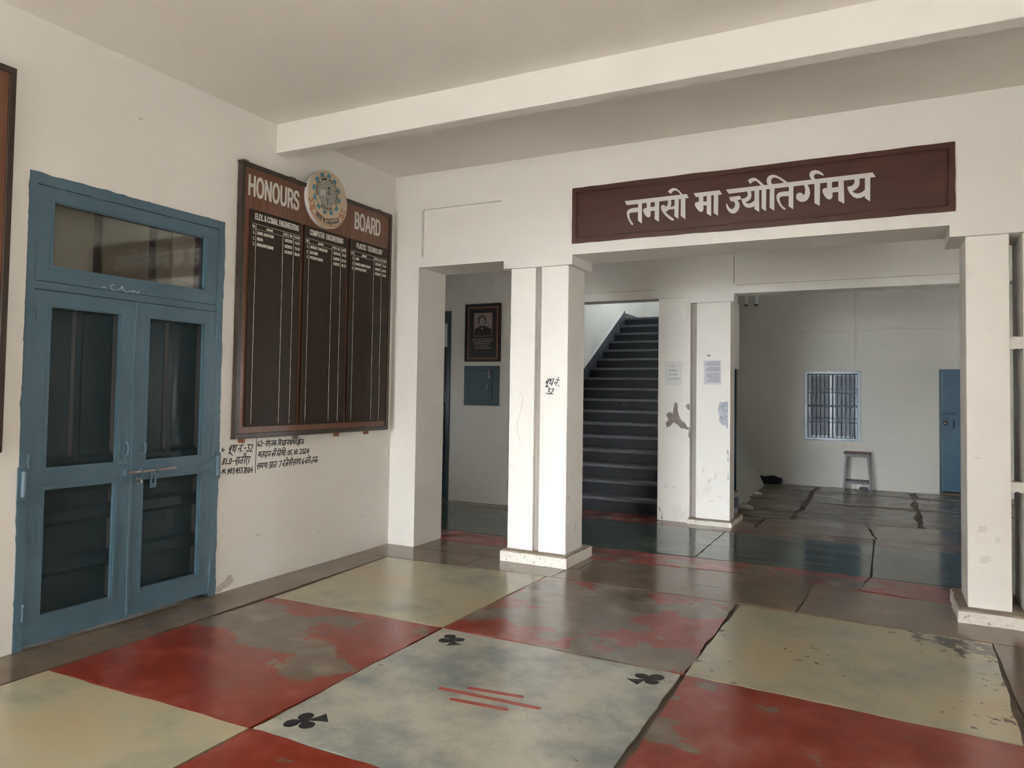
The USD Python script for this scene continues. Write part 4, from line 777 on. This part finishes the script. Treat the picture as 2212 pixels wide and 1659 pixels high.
lists = [
 (4.038, 4.584, 'ELEX. & COMM. ENGINEERING', 4.078, 4.553, (4.090, 4.376, 4.496), [('1.', 'SAHIL KHATKAR', .172, '38/2020', '74.93'), ('2.', 'NEHA', .06, '01/2021', '79.59'), ('3.', 'RANJAN KUMAR', .172, '16/2022', '80.45')]),
 (4.623, 5.172, 'COMPUTER  ENGINEERING', 4.684, 5.111, (4.679, 4.965, 5.084), [('1.', 'AFROZA TABASSUM', .213, '03/2020', '79.29'), ('2.', 'SALONKI', .097, '51/2021', '87.33'), ('3.', 'PIYUSH SINGH', .158, '24/2022', '83.19')]),
 (5.209, 5.776, 'PLASTIC  TECHNOLOGY', 5.300, 5.687, (5.271, 5.559, 5.680), [('1.', 'LOVE', .057, '11/2020', '73.46'), ('2.', 'SOAIB AHMAD SHAH', .223, '29/2021', '83.02'), ('3.', 'SATYAM DUBEY', .168, '23/2022', '75.95')])]
for y0, y1, head, ha, hbx, vl, rws in lists:
    lp = obj('list_panel', bx(.0395, .058, y0, y1, 1.207, 2.865, .0015), 'list_brown', hb)
    X = .0581
    white_text(head, ha, hbx, 2.793, .046, lp, X)
    rules = [ext(rect(y0 + .012, y1 - .012, z - .0014, z + .0014), 'x', X, .0012) for z in (2.758, 2.719)]
    rules += [ext(rect(v - .0018, v + .0018, 1.225, 2.758), 'x', X, .0012) for v in vl]
    obj('ruled_line', rules, 'letter_white', lp)
    white_text('S.No.', y0 + .014, vl[0] - .008, 2.729, .018, lp, X, 'letter_white_small'); white_text('NAME', (vl[0] + vl[1]) / 2 - .034, (vl[0] + vl[1]) / 2 + .034, 2.728, .018, lp, X, 'letter_white_small')
    white_text('ROLL No.', vl[1] + .012, vl[2] - .010, 2.729, .019, lp, X, 'letter_white_small'); white_text('%AGE', vl[2] + .008, y1 - .016, 2.729, .019, lp, X, 'letter_white_small')
    for k, (n_, nm, wd, roll, pc) in enumerate(rws):
        z = (2.680, 2.634, 2.591)[k]
        white_text(n_, vl[0] - .028, vl[0] - .012, z, .024, lp, X, 'letter_white_small'); white_text(nm, vl[0] + .013, vl[0] + .013 + wd, z, .024, lp, X, 'letter_white_small')
        z2 = z - .005 * k * .3
        white_text(roll, vl[1] + .020, vl[1] + .107, z2, .024, lp, X, 'letter_white_small'); white_text(pc, vl[2] + .014, vl[2] + .072, z2, .024, lp, X, 'letter_white_small')
for y in (4.005, 4.505, 5.675): obj('mounting_clip', bx(.001, .034, y - .026, y + .026, 3.205, 3.234, .002), 'clip_grey', hb)
for y, m in ((4.045, 'clip_copper'), (4.62, 'clip_grey'), (5.13, 'clip_copper'), (5.55, 'clip_copper')):
    obj('mounting_clip', [bx(.001, .030, y - .024, y + .024, 1.088, 1.124, .003), cyl((.029, y - .01, 1.102), (.034, y - .01, 1.102), .006, 8)], m, hb)
# the round emblem, standing off the board
EY, EZ, ER, EX = 4.868, 3.128, .247, .090
em = obj('emblem_disc', ext(Point(EY, EZ).buffer(ER, quad_segs=24), 'x', .074, .016), 'disc_cream', hb, label='round cream emblem disc with blue gear teeth')
obj('disc_backing', ext(Point(EY, EZ - .004).buffer(ER - .004, quad_segs=24), 'x', .040, .034), 'disc_edge', em)
GY, GZ = 4.846, 3.172
RIN, ROUT = .148, .178
for k in range(12):
    a = math.radians(90 - 7.5 + 30 * k); c, s = math.cos(a), math.sin(a)
    pts = [(GY + r * c - w * s, GZ + r * s + w * c) for r, w in ((RIN - .002, -.022), (ROUT, -.020), (ROUT, .020), (RIN - .002, .022))]
    obj('gear_tooth', ext(Polygon(pts), 'x', EX, .0012), 'gear_blue', em)
def ring(r, w): return Point(GY, GZ).buffer(r, quad_segs=20).difference(Point(GY, GZ).buffer(r - w, quad_segs=20))
inner = Point(GY, GZ).buffer(.104, quad_segs=16)
obj('emblem_ring', ext(unary_union([ring(.149, .0035), ring(.106, .0035)]), 'x', EX, .0012), 'emblem_teal', em)
obj('emblem_field', ext(inner, 'x', EX, .0008), 'emblem_pale', em)
waves = []
for i in range(19):
    z = GZ - .098 + i * .0108
    for j in range(-5, 6):
        y = GY + j * .036 + (i % 2) * .018
        waves.append(LineString([(y - .014, z - .002), (y, z + .003), (y + .014, z - .002)]).buffer(.0026, quad_segs=1))
book = Polygon([(GY - .085, GZ - .035), (GY - .082, GZ + .025), (GY - .050, GZ + .035), (GY - .012, GZ + .032), (GY - .010, GZ - .020), (GY - .045, GZ - .030)])
obj('emblem_waves', ext(unary_union(waves).intersection(inner).difference(book.buffer(.004)), 'x', EX + .0008, .0008), 'emblem_teal', em)
obj('emblem_book', ext(unary_union([book.exterior.buffer(.002), LineString([(GY - .050, GZ + .035), (GY - .047, GZ - .028)]).buffer(.002)]), 'x', EX + .0016, .0006), 'emblem_teal', em)
for mo in (rect(GY + .012, GY + .036, GZ + .045, GZ + .066), rect(GY + .000, GY + .048, GZ + .002, GZ + .010), unary_union([rect(GY + .010, GY + .040, GZ + .016, GZ + .022), LineString([(GY + .024, GZ + .045), (GY + .024, GZ + .02)]).buffer(.003)]),
    strokes([[(GY - .005, GZ - .040), (GY + .018, GZ - .046), (GY + .004, GZ - .06), (GY + .02, GZ - .075), (GY + .002, GZ - .088)]], .006), strokes([[(GY + .05, GZ - .066), (GY + .06, GZ - .076)]], .006)):
    obj('emblem_motif', ext(mo, 'x', EX + .0016, .0006), 'ink_black', em)
def arc_text(t, r, a0, a1, h, up=True):
    out = []; n = len(t)
    for i, ch in enumerate(t):
        if ch == ' ': continue
        a = math.radians(a0 + (a1 - a0) * i / (n - 1))
        m = meshkit.text_mesh(ch, h, depth=1.0, bold=True); v = np.array(m.vertices); v[:, 0] -= (v[:, 0].max() + v[:, 0].min()) / 2; v[:, 1] -= h / 2; v[:, 2] = v[:, 2] / np.ptp(v[:, 2]) * .0012; v[:, 0] *= .95
        rot = a - math.pi / 2 if up else a + math.pi / 2
        c, s = math.cos(rot), math.sin(rot)
        x = v[:, 0] * c - v[:, 1] * s + GY + r * math.cos(a); z = v[:, 0] * s + v[:, 1] * c + GZ + r * math.sin(a)
        out.append(trimesh.Trimesh(np.stack([v[:, 2] - v[:, 2].min() + EX, x, z], 1), m.faces, process=False))
    return out
for L_ in arc_text('CHHOTU RAM POLYTECHNIC', .1265, 192, -28, .0235) + arc_text('ROHTAK', .1265, 243, 297, .0235, up=False):
    L2_ = L_.copy(); L2_.apply_translation([.0005, .0016, 0]); obj('letter', [L_, L2_], 'ink_black', em)
# ribbon under the gear
def arcp(cy, cz, r, a0, a1, n=14): return [(cy + r * math.cos(math.radians(a)), cz + r * math.sin(math.radians(a))) for a in np.linspace(a0, a1, n)]
ot = arcp(4.862, 3.205, .245, 222, 318); ob = arcp(4.862, 3.205, .303, 222, 318)
rib = [ot, ob, [ot[0], ob[0]], [ot[-1], ob[-1]], [ob[0], (4.672, 2.998), (4.690, 3.035), (4.72, 3.01), ot[0]], [(4.672, 3.0), (4.622, 3.085), (4.658, 3.062), (4.668, 3.095), (4.70, 3.03)],
       [ob[-1], (5.052, 2.985), (5.040, 3.03), (5.012, 3.02), ot[-1]], [(5.045, 2.995), (5.092, 3.075), (5.052, 3.062), (5.048, 3.098), (5.018, 3.03)]]
obj('emblem_ribbon', ext(strokes(rib, .0058), 'x', EX, .0012), 'ribbon_orange', em)
mot = []                                   # the motto again, small, along the ribbon
allp = np.array([p for s in SIGN for p in s]); sx0, sx1, sz0 = allp[:, 0].min(), allp[:, 0].max(), 3.02
for s in SIGN:
    q = []
    for x, z in s:
        a = math.radians(236 + (x - sx0) / (sx1 - sx0) * 68); r = .275 - (z - sz0) * .20
        q.append((4.862 + r * math.cos(a), 3.205 + r * math.sin(a)))
    q = Polygon(q); mot.append(q if q.is_valid else q.buffer(0))
obj('ribbon_lettering', ext(unary_union(mot), 'x', EX, .0012), 'ink_black', em, label='tiny black motto on the ribbon')

hb2 = empty('honours_board', 'brown wooden board cut by the left edge of the picture', 'notice board')
board_case(hb2, .42, 2.322, 1.130, 3.255)

# ---------------------------------------------------------------- maroon sign over the wide opening
sg = empty('sign_board', 'long maroon painted board with white motto lettering above the wide opening', 'sign')
obj('sign_panel', bx(1.93, 4.735, YB - .004, YB + .01, 2.825, 3.272), 'maroon', sg)
def mould(pts2, seed): return ext(rough_poly(pts2, .08, .0012, seed), 'y', YB, .016)
a0, a1, b0, b1, w = 1.904, 4.757, 2.804, 3.290, .040
for nm, pts in (('frame_rail', [(a0, b1), (a1, b1), (a1 - w, b1 - w), (a0 + w, b1 - w)]), ('frame_rail', [(a0, b0), (a1, b0), (a1 - w, b0 + w), (a0 + w, b0 + w)]),
                ('frame_stile', [(a0, b0), (a0, b1), (a0 + w, b1 - w), (a0 + w, b0 + w)]), ('frame_stile', [(a1, b0), (a1, b1), (a1 - w, b1 - w), (a1 - w, b0 + w)])):
    obj(nm, mould(pts, 21), 'maroon', sg)
iw = .016
for nm, q in (('inner_moulding', (a0 + w, a1 - w, b1 - w - iw, b1 - w)), ('inner_moulding', (a0 + w, a1 - w, b0 + w, b0 + w + iw)), ('inner_moulding', (a0 + w, a0 + w + iw, b0 + w, b1 - w)), ('inner_moulding', (a1 - w - iw, a1 - w, b0 + w, b1 - w))):
    obj(nm, bx(q[0], q[1], YB - .011, YB - .002, q[2], q[3], .004), 'maroon', sg)
obj('lettering', ext(unary_union([Polygon(s) if Polygon(s).is_valid else Polygon(s).buffer(0) for s in SIGN]).buffer(.0006), 'y', YB - .004, .0018), 'sign_white', sg, label='white painted lettering')

# ---------------------------------------------------------------- on the corridor wall
po = empty('poster', 'framed dark portrait poster with orange border hanging over the blue cabinet', 'poster')
obj('poster_frame', ext(frame(-.803, -.254, 1.910, 2.698, .020), 'y', YC, .026), 'poster_frame', po)
obj('poster_sheet', bx(-.785, -.272, YC - .016, YC - .001, 1.928, 2.680), 'poster_black', po)
PYF = YC - .016
obj('orange_border', ext(unary_union([frame(-.762, -.296, 1.946, 2.655, .010), frame(-.745, -.313, 1.963, 2.638, .003)]), 'y', PYF, .0008), 'poster_orange', po)
ph = obj('portrait_photo', ext(rect(-.662, -.388, 2.262, 2.569), 'y', PYF, .0008), 'photo_grey', po, label='grey head-and-shoulders portrait')
obj('photo_border', ext(frame(-.668, -.382, 2.256, 2.575, .006), 'y', PYF, .0012), 'poster_orange', ph)
cx = -.540
P2 = PYF - .0008
obj('portrait_suit', ext(Polygon([(-.660, 2.264), (-.660, 2.335), (-.640, 2.362), (-.585, 2.385), (cx - .03, 2.395), (cx + .035, 2.397), (-.475, 2.385), (-.420, 2.365), (-.392, 2.345), (-.390, 2.264)]), 'y', P2, .0006), 'photo_suit', ph)
obj('portrait_hair', ext(affinity.scale(Point(cx, 2.475).buffer(.062, quad_segs=8), 1.05, 1.18), 'y', P2, .0006), 'photo_hair', ph)
obj('portrait_face', ext(affinity.scale(Point(cx + .002, 2.455).buffer(.043, quad_segs=8), .95, 1.42), 'y', P2 - .0006, .0006), 'photo_skin', ph)
obj('portrait_detail', ext(unary_union([strokes([[(cx - .03, 2.475), (cx - .012, 2.473)], [(cx + .012, 2.473), (cx + .03, 2.475)], [(cx - .014, 2.418), (cx + .016, 2.418)], [(cx + .004, 2.465), (cx + .008, 2.438), (cx - .002, 2.436)]], .006),
    Polygon([(cx - .036, 2.50), (cx - .02, 2.535), (cx + .004, 2.505), (cx + .03, 2.53), (cx + .04, 2.49), (cx + .045, 2.53), (cx, 2.553), (cx - .045, 2.53)])]), 'y', P2 - .0012, .0005), 'photo_shade', ph)
obj('portrait_collar', ext(rect(cx - .010, cx + .010, 2.352, 2.374), 'y', P2 - .0006, .0005), 'poster_text', ph)
for t, x0, x1, z in (("Don't read success stories,", -.688, -.370, 2.208), ("you'll only get a Message.", -.682, -.380, 2.178), ('Read failure stories,', -.650, -.414, 2.148), ('you will get some', -.632, -.428, 2.118), ('Ideas to get Success', -.646, -.410, 2.088)):
    obj('quote_line', words(t, x1 - x0, .017, 'y', x0, z, PYF, .0007, True), 'poster_text', po)
obj('signature', ext(strokes([[(-.514, 2.045), (-.50, 2.03), (-.49, 2.045), (-.475, 2.032), (-.46, 2.042), (-.44, 2.032), (-.42, 2.044), (-.40, 2.033), (-.375, 2.042)]], .0035), 'y', PYF, .0006), 'photo_shade', po)
cb = empty('meter_cabinet', 'square blue metal wall cabinet under the framed poster', 'cabinet')
obj('cabinet_frame', bx(-.808, -.268, YC - .018, YC + .002, 1.314, 1.850, .003), 'cabinet_blue', cb)
cd = obj('cabinet_door', bx(-.732, -.362, YC - .026, YC - .017, 1.384, 1.778, .0015), 'cabinet_blue', cb)
obj('door_gap', ext(frame(-.736, -.358, 1.380, 1.782, .004), 'y', YC - .018, .0006), 'gap_dark', cb)
obj('hinge', [cyl((-.735, YC - .025, 1.65), (-.735, YC - .025, 1.71), .006, 8)], 'cabinet_blue', cb); obj('hinge', [cyl((-.735, YC - .025, 1.46), (-.735, YC - .025, 1.52), .006, 8)], 'cabinet_blue', cb)
obj('latch', [bx(-.424, -.400, YC - .034, YC - .026, z, z + .022, .002) for z in (1.674, 1.702, 1.730)] + [cyl((-.412, YC - .034, 1.674), (-.412, YC - .034, 1.80), .007, 8), bx(-.424, -.400, YC - .03, YC - .018, 1.785, 1.80, .002)], 'steel', cb, label='shiny steel bolt latch')
obj('handle', tube([(-.436, YC - .026, 1.520), (-.430, YC - .048, 1.535), (-.430, YC - .048, 1.605), (-.426, YC - .026, 1.622)], .008, 8), 'steel', cb, label='steel pull handle')
d2 = empty('door_2', 'dark blue door edge seen past the narrow opening', 'door', kind='structure')
obj('door_frame', [bx(-1.085, -1.041, YC - .012, YC2, 0, 2.62, .003), bx(-1.98, -1.085, YC - .012, YC2, 2.57, 2.62, .003)], 'door_dark', d2)
obj('door_leaf', bx(-1.98, -1.09, YC + .02, YC + .06, .01, 2.568), 'door_dark', d2)
obj('door_moulding', [bx(-1.30, -1.135, YC + .005, YC + .021, a, b, .004) for a, b in ((.25, 1.35), (1.5, 2.40))], 'door_dark', d2)
obj('paper_notice', ext(rough_poly([(-1.32, 2.12), (-1.10, 2.12), (-1.10, 2.448), (-1.32, 2.448)], .05, .001, 4), 'y', YC + .004, .002), 'paper', label='white paper pasted on the dark door past the narrow opening', cat='notice')
n1 = empty('paper_notice', 'white paper notice forbidding mobile phones beside the stairs', 'notice')
obj('sheet', ext(rough_poly([(1.978, 1.612), (2.182, 1.612), (2.180, 1.902), (1.974, 1.900)], .03, .0012, 5), 'y', YC - .006, .0016), 'paper', n1)
for t, x0, x1, z in (('NO', 2.053, 2.094, 1.832), ('MOBILE', 2.027, 2.133, 1.780), ('PHONE', 2.033, 2.128, 1.730), ('ALLOWED', 2.012, 2.148, 1.680)):
    obj('text_line', words(t, x1 - x0, .022, 'y', x0, z, YC - .0076, .0006, False), 'print_grey', n1)
n2 = empty('paper_notice', 'bluish closely printed paper pasted on the peeled pillar', 'notice')
obj('sheet', ext(rough_poly([(2.432, 1.628), (2.630, 1.628), (2.628, 1.908), (2.430, 1.906)], .03, .0012, 6), 'y', 8.795, .0016), 'paper_blue', n2)
rows_ = []
g5 = np.random.default_rng(5)
for k in range(22):
    z = 1.893 - k * .0112
    if k in (5, 11): continue
    x = 2.462 + (.03 if k % 6 == 0 else 0) + (.01 if k > 15 else 0)
    while x < 2.612:
        wd = g5.uniform(.008, .022); rows_.append(rect(x, min(x + wd, 2.615), z, z + .0052)); x += wd + .0045
obj('printed_text', ext(unary_union(rows_), 'y', 8.7934, .0005), 'print_grey', n2)
# ---------------------------------------------------------------- staircase
st = empty('staircase', 'straight flight of black stone stairs climbing behind the corridor', 'staircase', kind='structure')
SH, ST, SY = .1775, .3180, 9.045
for k in range(17):
    y = SY + k * ST; z = SH * (k + 1)
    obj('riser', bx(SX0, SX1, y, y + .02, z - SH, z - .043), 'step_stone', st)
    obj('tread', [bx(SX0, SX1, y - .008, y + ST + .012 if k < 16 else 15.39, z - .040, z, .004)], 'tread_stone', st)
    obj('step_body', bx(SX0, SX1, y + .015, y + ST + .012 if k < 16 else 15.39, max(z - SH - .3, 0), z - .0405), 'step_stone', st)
for k in range(17):                       # stepped side skirting, one stone to each step, its top following the slope
    y0, y1 = SY + k * ST, SY + (k + 1) * ST; s = SH / ST
    top = lambda y: (y - 9.02) * s + .3
    if k == 16: pts = [(y0, SH * 17), (15.39, SH * 17), (15.39, top(14.06)), (14.06, top(14.06)), (y0, top(y0))]
    else: pts = [(y0, SH * (k + 1) - .01), (y1, SH * (k + 1) - .01), (y1, top(y1)), (y0, top(y0))]
    obj('skirting_stone', ext(Polygon(pts), 'x', SX0, .014), 'skirt_stone', st)
    obj('skirting_cap', ext(Polygon([(y0, top(y0)), (min(y1, 14.06), top(min(y1, 14.06))), (min(y1, 14.06), top(min(y1, 14.06)) + .014), (y0, top(y0) + .014)]) if k < 16 else Polygon([(14.06, top(14.06)), (15.39, top(14.06)), (15.39, top(14.06) + .008), (14.06, top(14.06) + .008)]), 'x', SX0, .010), 'disc_edge', st)
obj('skirting_stone', bx(SX0, SX1, 15.375, 15.39, SH * 17, top(14.06)), 'skirt_stone', st)

# ---------------------------------------------------------------- side bay: window, door, and what stands there
w1 = empty('window_1', 'blue barred window with closed shutters in the far wall', 'window', kind='structure')
obj('window_frame', ext(frame(3.100, 3.960, .770, 1.940, .045), 'y', YF + .10, .09), 'metal_blue', w1)
obj('window_reveal', ext(frame(3.094, 3.966, .764, 1.946, .012), 'y', YF + .14, .139), 'metal_blue_dark', w1)
obj('window_sill', bx(3.11, 3.95, YF + .002, YF + .14, .770, .786, .002), 'metal_blue_dark', w1)
for i, (x0, x1) in enumerate(((3.145, 3.522), (3.536, 3.915))):
    sh = obj('shutter', ext(frame(x0, x1, .815, 1.895, .035), 'y', YF + .125, .02), 'metal_blue', w1)
    for z0, z1 in ((.85, 1.335), (1.365, 1.86)): obj('pane', bx(x0 + .034, x1 - .034, YF + .112, YF + .12, z0, z1, .002), 'shutter_blue', sh)
obj('centre_rail', bx(3.145, 3.915, YF + .085, YF + .100, 1.333, 1.362, .003), 'bar_blue', w1)
for i in range(11):
    x = 3.212 + i * (3.859 - 3.212) / 10
    if i < 10 or True: obj('grille_bar', cyl((x, YF + .045, .79), (x, YF + .045, 1.905), .0058, 8), 'bar_blue', w1)
for x in (3.146, 3.916): obj('grille_bar', cyl((x, YF + .045, .79), (x, YF + .045, 1.91), .009, 8), 'bar_blue', w1)
for z in (1.640, 1.572, 1.349, 1.145, 1.074): obj('grille_crossbar', cyl((3.112, YF + .035, z), (3.948, YF + .035, z), .0052 if z != 1.349 else .009, 8), 'bar_blue', w1)
for z in (1.885, .812): obj('grille_crossbar', cyl((3.112, YF + .045, z), (3.948, YF + .045, z), .009, 8), 'bar_blue', w1)
obj('steel_cup', lathe([(0, 0), (.020, 0), (.023, .004), (.026, .066), (.0275, .068), (.0245, .066), (.021, .006), (0, .006)], (3.853, YF + .055, .7862)), 'cup_steel', smooth=35, label='small shiny steel cup on the barred window sill', cat='cup')
d3 = empty('door_3', 'blue sheet-metal door with bolt and padlock in the far wall', 'door', kind='structure')
obj('door_frame', ext(rect(5.075, 5.95, .03, 1.968).difference(rect(5.115, 5.91, .0, 1.935)), 'y', YF + .10, .098), 'metal_blue_dark', d3)
obj('door_sheet', bx(5.117, 5.908, YF + .04, YF + .055, .74, 1.933), 'metal_blue', d3); obj('door_sheet', bx(5.117, 5.908, YF + .032, YF + .055, .045, .742, .003), 'metal_blue', d3)
obj('edge_angle', bx(5.116, 5.128, YF + .025, YF + .041, .045, 1.933, .002), 'bar_blue', d3)
obj('door_sill', bx(5.075, 5.95, YF + .002, YF + .2, 0, .030), 'concrete', d3)
obj('bolt', cyl((5.092, YF + .018, 1.273), (5.295, YF + .018, 1.273), .008, 10), 'metal_blue_dark', d3)
obj('bolt_bracket', [bx(x - .012, x + .012, YF + .005, YF + .041, 1.255, 1.29, .002) for x in (5.13, 5.20, 5.28)] + [bx(5.145, 5.175, YF + .004, YF + .012, 1.15, 1.27, .002)], 'metal_blue_dark', d3)
pl = trimesh.creation.icosphere(2, 1.0); pl.apply_scale([.030, .016, .030]); pl.apply_translation([5.160, YF + .0, 1.120])
obj('padlock', pl, 'padlock', smooth=True, label='round steel padlock hanging from the blue metal door bolt', cat='padlock')
obj('handle', tube([(5.272, YF + .04, 1.040), (5.276, YF + .008, 1.050), (5.276, YF + .008, 1.158), (5.272, YF + .04, 1.168)], .008, 8), 'metal_blue_dark', d3)

sl = empty('stool', 'tall wooden-topped iron stool against the wall below the barred window', 'stool')
obj('seat', bx(3.722, 4.112, 13.19, 13.50, .592, .617, .006), 'stool_wood', sl)
tops = [(3.760, 13.225), (4.076, 13.225), (3.760, 13.465), (4.076, 13.465)]; feet = [(3.727, 13.185), (4.135, 13.185), (3.697, 13.50), (4.105, 13.50)]
feet = [(3.722, 13.185), (4.122, 13.185), (3.712, 13.505), (4.112, 13.505)]
def taper(a, b, ra, rb): return hull([(a[0] + sx * ra, a[1] + sy * ra, a[2]) for sx in (-1, 1) for sy in (-1, 1)] + [(b[0] + sx * rb, b[1] + sy * rb, b[2]) for sx in (-1, 1) for sy in (-1, 1)])
for t, f in zip(tops, feet): obj('leg', taper((*t, .575), (*f, 0.0), .017, .015), 'stool_iron', sl)
def at_z(i, z): k = z / .575; return (feet[i][0] + (tops[i][0] - feet[i][0]) * k, feet[i][1] + (tops[i][1] - feet[i][1]) * k, z)
def beam_(a, b, w, h):
    a, b = np.array(a), np.array(b); d = (b - a) / np.linalg.norm(b - a); s = np.cross(d, [0, 0, 1]); s /= np.linalg.norm(s)
    return hull([p + s * w * i + np.array([0, 0, h * j]) for p in (a, b) for i in (-1, 1) for j in (-1, 1)])
for i, j in ((0, 1), (2, 3), (0, 2), (1, 3)): obj('stretcher', beam_(at_z(i, .138), at_z(j, .138), .008, .020), 'stool_iron', sl)
for i, j in ((0, 1), (2, 3), (0, 2), (1, 3)): obj('seat_rail', beam_(at_z(i, .568), at_z(j, .568), .012, .023), 'stool_iron', sl)
obj('seat_bolt', [cyl((3.90 + d, 13.24, .553), (3.90 + d, 13.24, .575), .008, 8) for d in (-.03, 0)], 'stool_iron', sl)
obj('grey_block', bx(3.94, 4.07, 13.50, 13.555, 0, .036, .004), 'grey_block', label='small dark grey block on the floor under the stool', cat='block')

# dark cloth bundle: a lumpy flat roll by the foot of the far wall
g = trimesh.creation.icosphere(4, 1.0); v = np.array(g.vertices)
sg_ = np.sign(v); v = sg_ * np.abs(v) ** .55
v *= [.215, .075, .058]; nz = meshkit.fbm(v * [7, 9, 14] + 3.1) if hasattr(meshkit, 'fbm') else 0
v[:, 2] += np.where(v[:, 2] > 0, np.asarray(nz) * .030 + .010 * np.sin(v[:, 0] * 26), 0); v[:, 1] += np.asarray(nz) * .018
v[:, 2] = np.maximum(v[:, 2] + .058, 0)
v += [2.545, 13.43, 0]
obj('cloth_bundle', trimesh.Trimesh(v, g.faces, process=False), 'cloth_dark', smooth=True, label='dark folded cloth bundle on the floor behind the leaning boards', cat='cloth')
# two leaning boards
def leaning(y0, y1, xb, zt, xt, th, z0=0.0):
    d = np.array([xt - xb, 0, zt - z0]); n = np.array([d[2], 0, -d[0]]); n = n / np.linalg.norm(n) * th
    n = n if n[0] < 0 else -n
    return hull([(np.array([x, y, z]) + s * n) for (x, z) in ((xb, z0), (xt, zt)) for y in (y0, y1) for s in (0, 1)] )
def lift(m): m.apply_translation([0, 0, -m.bounds[0][2]]); return m
b1_ = lift(leaning(10.88, 13.00, 2.535, 1.20, 1.995, .018)); obj('leaning_board', b1_, 'ply_board', label='large pale grey board leaning on the side wall of the bay', cat='board')
b2_ = lift(leaning(10.35, 11.20, 2.595, 1.05, 2.115, .012)); obj('leaning_board', b2_, 'ply_board', label='narrower pale board propped in front of the large leaning one', cat='board')
bk = empty('paint_bucket', 'white plastic paint bucket half hidden behind the peeled pillar', 'bucket')
obj('bucket_body', lathe([(0, 0), (.088, 0), (.093, .006), (.104, .255), (.108, .258), (.108, .272), (.101, .272), (.098, .25), (.09, .01), (0, .01)], (2.552, 9.83, 0)), 'bucket_white', bk, smooth=30)
obj('bucket_label', lathe([(.0965, .07), (.1035, .21), (.1045, .21), (.0975, .07)], (2.552, 9.83, 0)), 'bucket_label', bk, smooth=30)
obj('bucket_rim', lathe([(.108, .238), (.113, .240), (.113, .248), (.108, .250)], (2.552, 9.83, 0)), 'bucket_white', bk)
sh = empty('canvas_shoe', 'single dirty white canvas shoe under the edge of the boards', 'shoe')
prof = [(-.12, .030, .070), (-.09, .034, .078), (-.04, .036, .072), (.0, .039, .060), (.05, .043, .046), (.09, .042, .036), (.12, .028, .026)]
rings = []
for x, w, h in prof: rings.append([(x, w * math.cos(t), .018 + h * max(math.sin(t), 0) * (1 if True else 1)) for t in np.linspace(0, math.pi, 9)])
vv = np.array(rings).reshape(-1, 3); ff = []
for i in range(len(prof) - 1):
    for j in range(8): a = i * 9 + j; ff += [[a, a + 9, a + 10], [a, a + 10, a + 1]]
up = trimesh.Trimesh(vv, ff, process=False); cap0 = hull(rings[0]); cap1 = hull(rings[-1] + [(.132, 0, .02)]) if True else None
Rz = trimesh.transformations.rotation_matrix(math.radians(-8), [0, 0, 1]); Tz = trimesh.transformations.translation_matrix([2.640, 10.27, 0])
def put(m): m = m.copy(); m.apply_transform(Rz); m.apply_transform(Tz); return m
obj('upper', put(up), 'canvas_white', sh, smooth=40); obj('toe_cap', put(cap1), 'sole_rubber', sh)
outl = Polygon([(-.125, -.030), (-.06, -.036), (.03, -.043), (.09, -.046), (.128, -.030), (.138, 0), (.128, .030), (.09, .046), (.03, .043), (-.06, .036), (-.125, .030), (-.132, 0)])
obj('sole', put(ext(outl, 'z', 0, .020)), 'sole_rubber', sh)
obj('lace', [put(c) for k in range(3) for c in tube([(.0 + k * .024, -.032, .055 - k * .006), (.012 + k * .024, 0, .083 - k * .012), (.024 + k * .024, .032, .055 - k * .006)], .0035, 6) + tube([(.0 + k * .024, .032, .055 - k * .006), (.012 + k * .024, 0, .083 - k * .012), (.024 + k * .024, -.032, .055 - k * .006)], .0035, 6)], 'lace', sh)
obj('paper_scrap', hull([(2.545, 11.83, 0.0), (2.66, 11.95, .001), (2.60, 12.10, .0), (2.57, 11.90, .045), (2.63, 11.97, .02), (2.55, 12.0, .03)]), 'paper', label='crumpled white paper scrap at the foot of the leaning board', cat='paper')
for x, lab in ((2.183, 'white pipe end hanging behind the lintel, nearer the pillar'), (2.350, 'white pipe end hanging behind the lintel, farther from the pillar')):
    t = empty('hanging_pipe', lab, 'pipe')
    obj('pipe', cyl((x, 13.30, 3.085), (x, 13.30, ZC), .030, 16), 'pipe_white', t, smooth=40); obj('pipe_cap', cyl((x, 13.30, 3.066), (x, 13.30, 3.086), .031, 16), 'pipe_cap', t, smooth=40)
